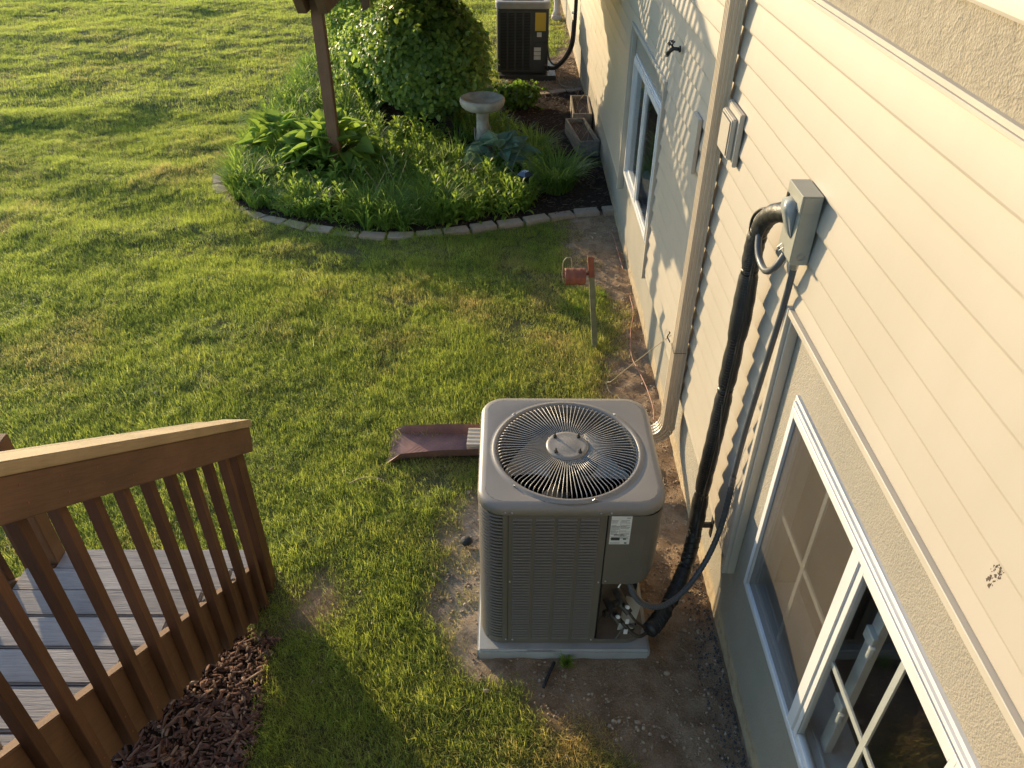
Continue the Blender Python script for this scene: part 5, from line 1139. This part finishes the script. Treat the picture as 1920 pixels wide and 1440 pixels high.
for _ in range(46):
    x = g.uniform(-2.9, .4); y = g.uniform(7.5, 9.2)
    if not inpoly(np.array([x]), np.array([y]), BEDP)[0]: continue
    h_ = g.uniform(.25, .55); b.tube([(x, y, .02), (x+g.normal()*.05, y+g.normal()*.05, h_*.6), (x+g.normal()*.10, y+g.normal()*.10, h_)], .0022, 4)
o = b.build('dry_stalks', 'fieldstick', kind='stuff'); o['label'] = 'thin dead stalks poking out of the flower bed'; o['category'] = 'stalks'

def shrub(name, label, cat, c, ell, n, ls_, mt, seed, trunks=4, shell=.62, lobes=10, group=None):
    g = np.random.default_rng(seed); t_ = T(name, label, cat, c, group)
    # lobed ellipsoid volume
    lob = g.normal(size=(lobes, 3)); lob /= np.linalg.norm(lob, axis=1)[:, None]; lob[:, 2] = np.abs(lob[:, 2])*.9-.1
    P, Nn = [], []
    while len(P) < n:
        m_ = g.normal(size=(n, 3)); m_ /= np.linalg.norm(m_, axis=1)[:, None]; rad = shell+(1-shell)*g.random(n)**.6
        bumps = .72+.36*np.max(m_@lob.T, axis=1)**7+.10*(vn(m_[:, 0]*3, m_[:, 1]*3+m_[:, 2]*2, 1.7, seed)-.5)
        q = m_*(rad*bumps)[:, None]*np.array(ell)+np.array([0, 0, ell[2]*.84]); ok = q[:, 2] > .02
        P += list(q[ok]); Nn += list(m_[ok])
    P = np.array(P[:n]); Nn = np.array(Nn[:n])
    ns = n//110; si = g.integers(0, n, ns); out = Nn[si]*np.array([1, 1, .5])+np.array([0, 0, .25])+g.normal(size=(ns, 3))*.35; out /= np.linalg.norm(out, axis=1)[:, None]; sl_ = .10+.20*g.random(ns)
    for k in range(14):
        f = k/13; q = P[si]+out*(sl_*f)[:, None]-np.array([0, 0, .10])*(f*f)+g.normal(size=(ns, 3))*.015; P = np.concatenate([P, q]); Nn = np.concatenate([Nn, out])
    n = len(P)
    # leaf frames: face roughly outward/up, hanging
    nrm = Nn+np.array([0, 0, .35])+g.normal(size=(n, 3))*.55; nrm /= np.linalg.norm(nrm, axis=1)[:, None]
    d = np.cross(nrm, g.normal(size=(n, 3))); d[:, 2] -= .5; d -= nrm*np.sum(d*nrm, 1)[:, None]; d /= np.linalg.norm(d, axis=1)[:, None]; s_ = np.cross(nrm, d)
    L_ = ls_*(.6+.8*g.random(n)); W_ = L_*.70
    tpl = [(0, 0, 0), (.32, -.5, .10), (.32, .5, .10), (.38, 0, 0), (.72, -.36, .06), (.72, .36, .06), (1.0, 0, -.12)]
    V = np.zeros((n, 7, 3))
    for k, (u, v_, z) in enumerate(tpl): V[:, k] = P+d*(u*L_)[:, None]+s_*(v_*W_)[:, None]+nrm*(z*L_)[:, None]
    tri = np.array([[0, 1, 3], [0, 3, 2], [1, 4, 3], [3, 5, 2], [3, 4, 6], [3, 6, 5]]); F = ((np.arange(n)*7)[:, None, None]+tri[None]).reshape(-1, 3)
    o = link('foliage', npmesh('foliage', V.reshape(-1, 3), F, mt), None, t_)
    b = MB()
    for k in range(trunks):
        a = g.random()*6.28; tip = Vector((math.cos(a)*ell[0]*.55, math.sin(a)*ell[1]*.55, ell[2]*1.35)); b.tube([(math.cos(a)*.06, math.sin(a)*.06, -.05), tip*.45+Vector((0, 0, .1)), tip], [.022, .015, .006], 6)
        for q in range(4):
            f = .3+.17*q; p0 = tip*f; a2_ = a+g.normal(); e = p0+Vector((math.cos(a2_)*ell[0]*.45, math.sin(a2_)*ell[1]*.45, ell[2]*.35*g.random())); b.tube([p0, e], [.008, .003], 5)
    b2 = b.mesh('trunk'); b2.materials.append(M['bark']); o = bpy.data.objects.new('trunk', b2); COL.objects.link(o); o.parent = t_
    return t_
shrub('leafy_bush', 'big rounded leafy bush growing beside the bird bath under the raised deck', 'bush', (-1.08, 10.62, 0), (1.0, 1.0, 1.02), 17000, .070, 'shrub', 4)
shrub('leafy_bush', 'dark climbing shrub behind the brown post at the top of the picture', 'bush', (-2.30, 12.9, 0), (.62, .6, 1.0), 6000, .062, 'shrub', 8)
shrub('leafy_bush', 'loose leafy bush filling between the brown post and the big bush', 'bush', (-1.80, 11.5, 0), (.75, .85, .75), 8000, .058, 'shrub', 9)
shrub('small_shrub', 'low lime green shrub beside the bird bath in front of the far condenser', 'shrub', (.10, 11.25, 0), (.36, .30, .20), 1400, .06, 'lime', 12, trunks=3)
for (x_, y_, s_, l_) in ((.30, 2.33, .05, 'small weed sprig growing at the front of the grey pad'), (.83, 5.98, .06, 'little green weed in the dirt beside the window wall'), (.60, 5.75, .06, 'small leafy weed beside the green steel post')):
    t_ = clump('weed', l_, 'weed', (x_, y_, .0), .05, 34, .04, .09, .006, 'fern', int(x_*100))
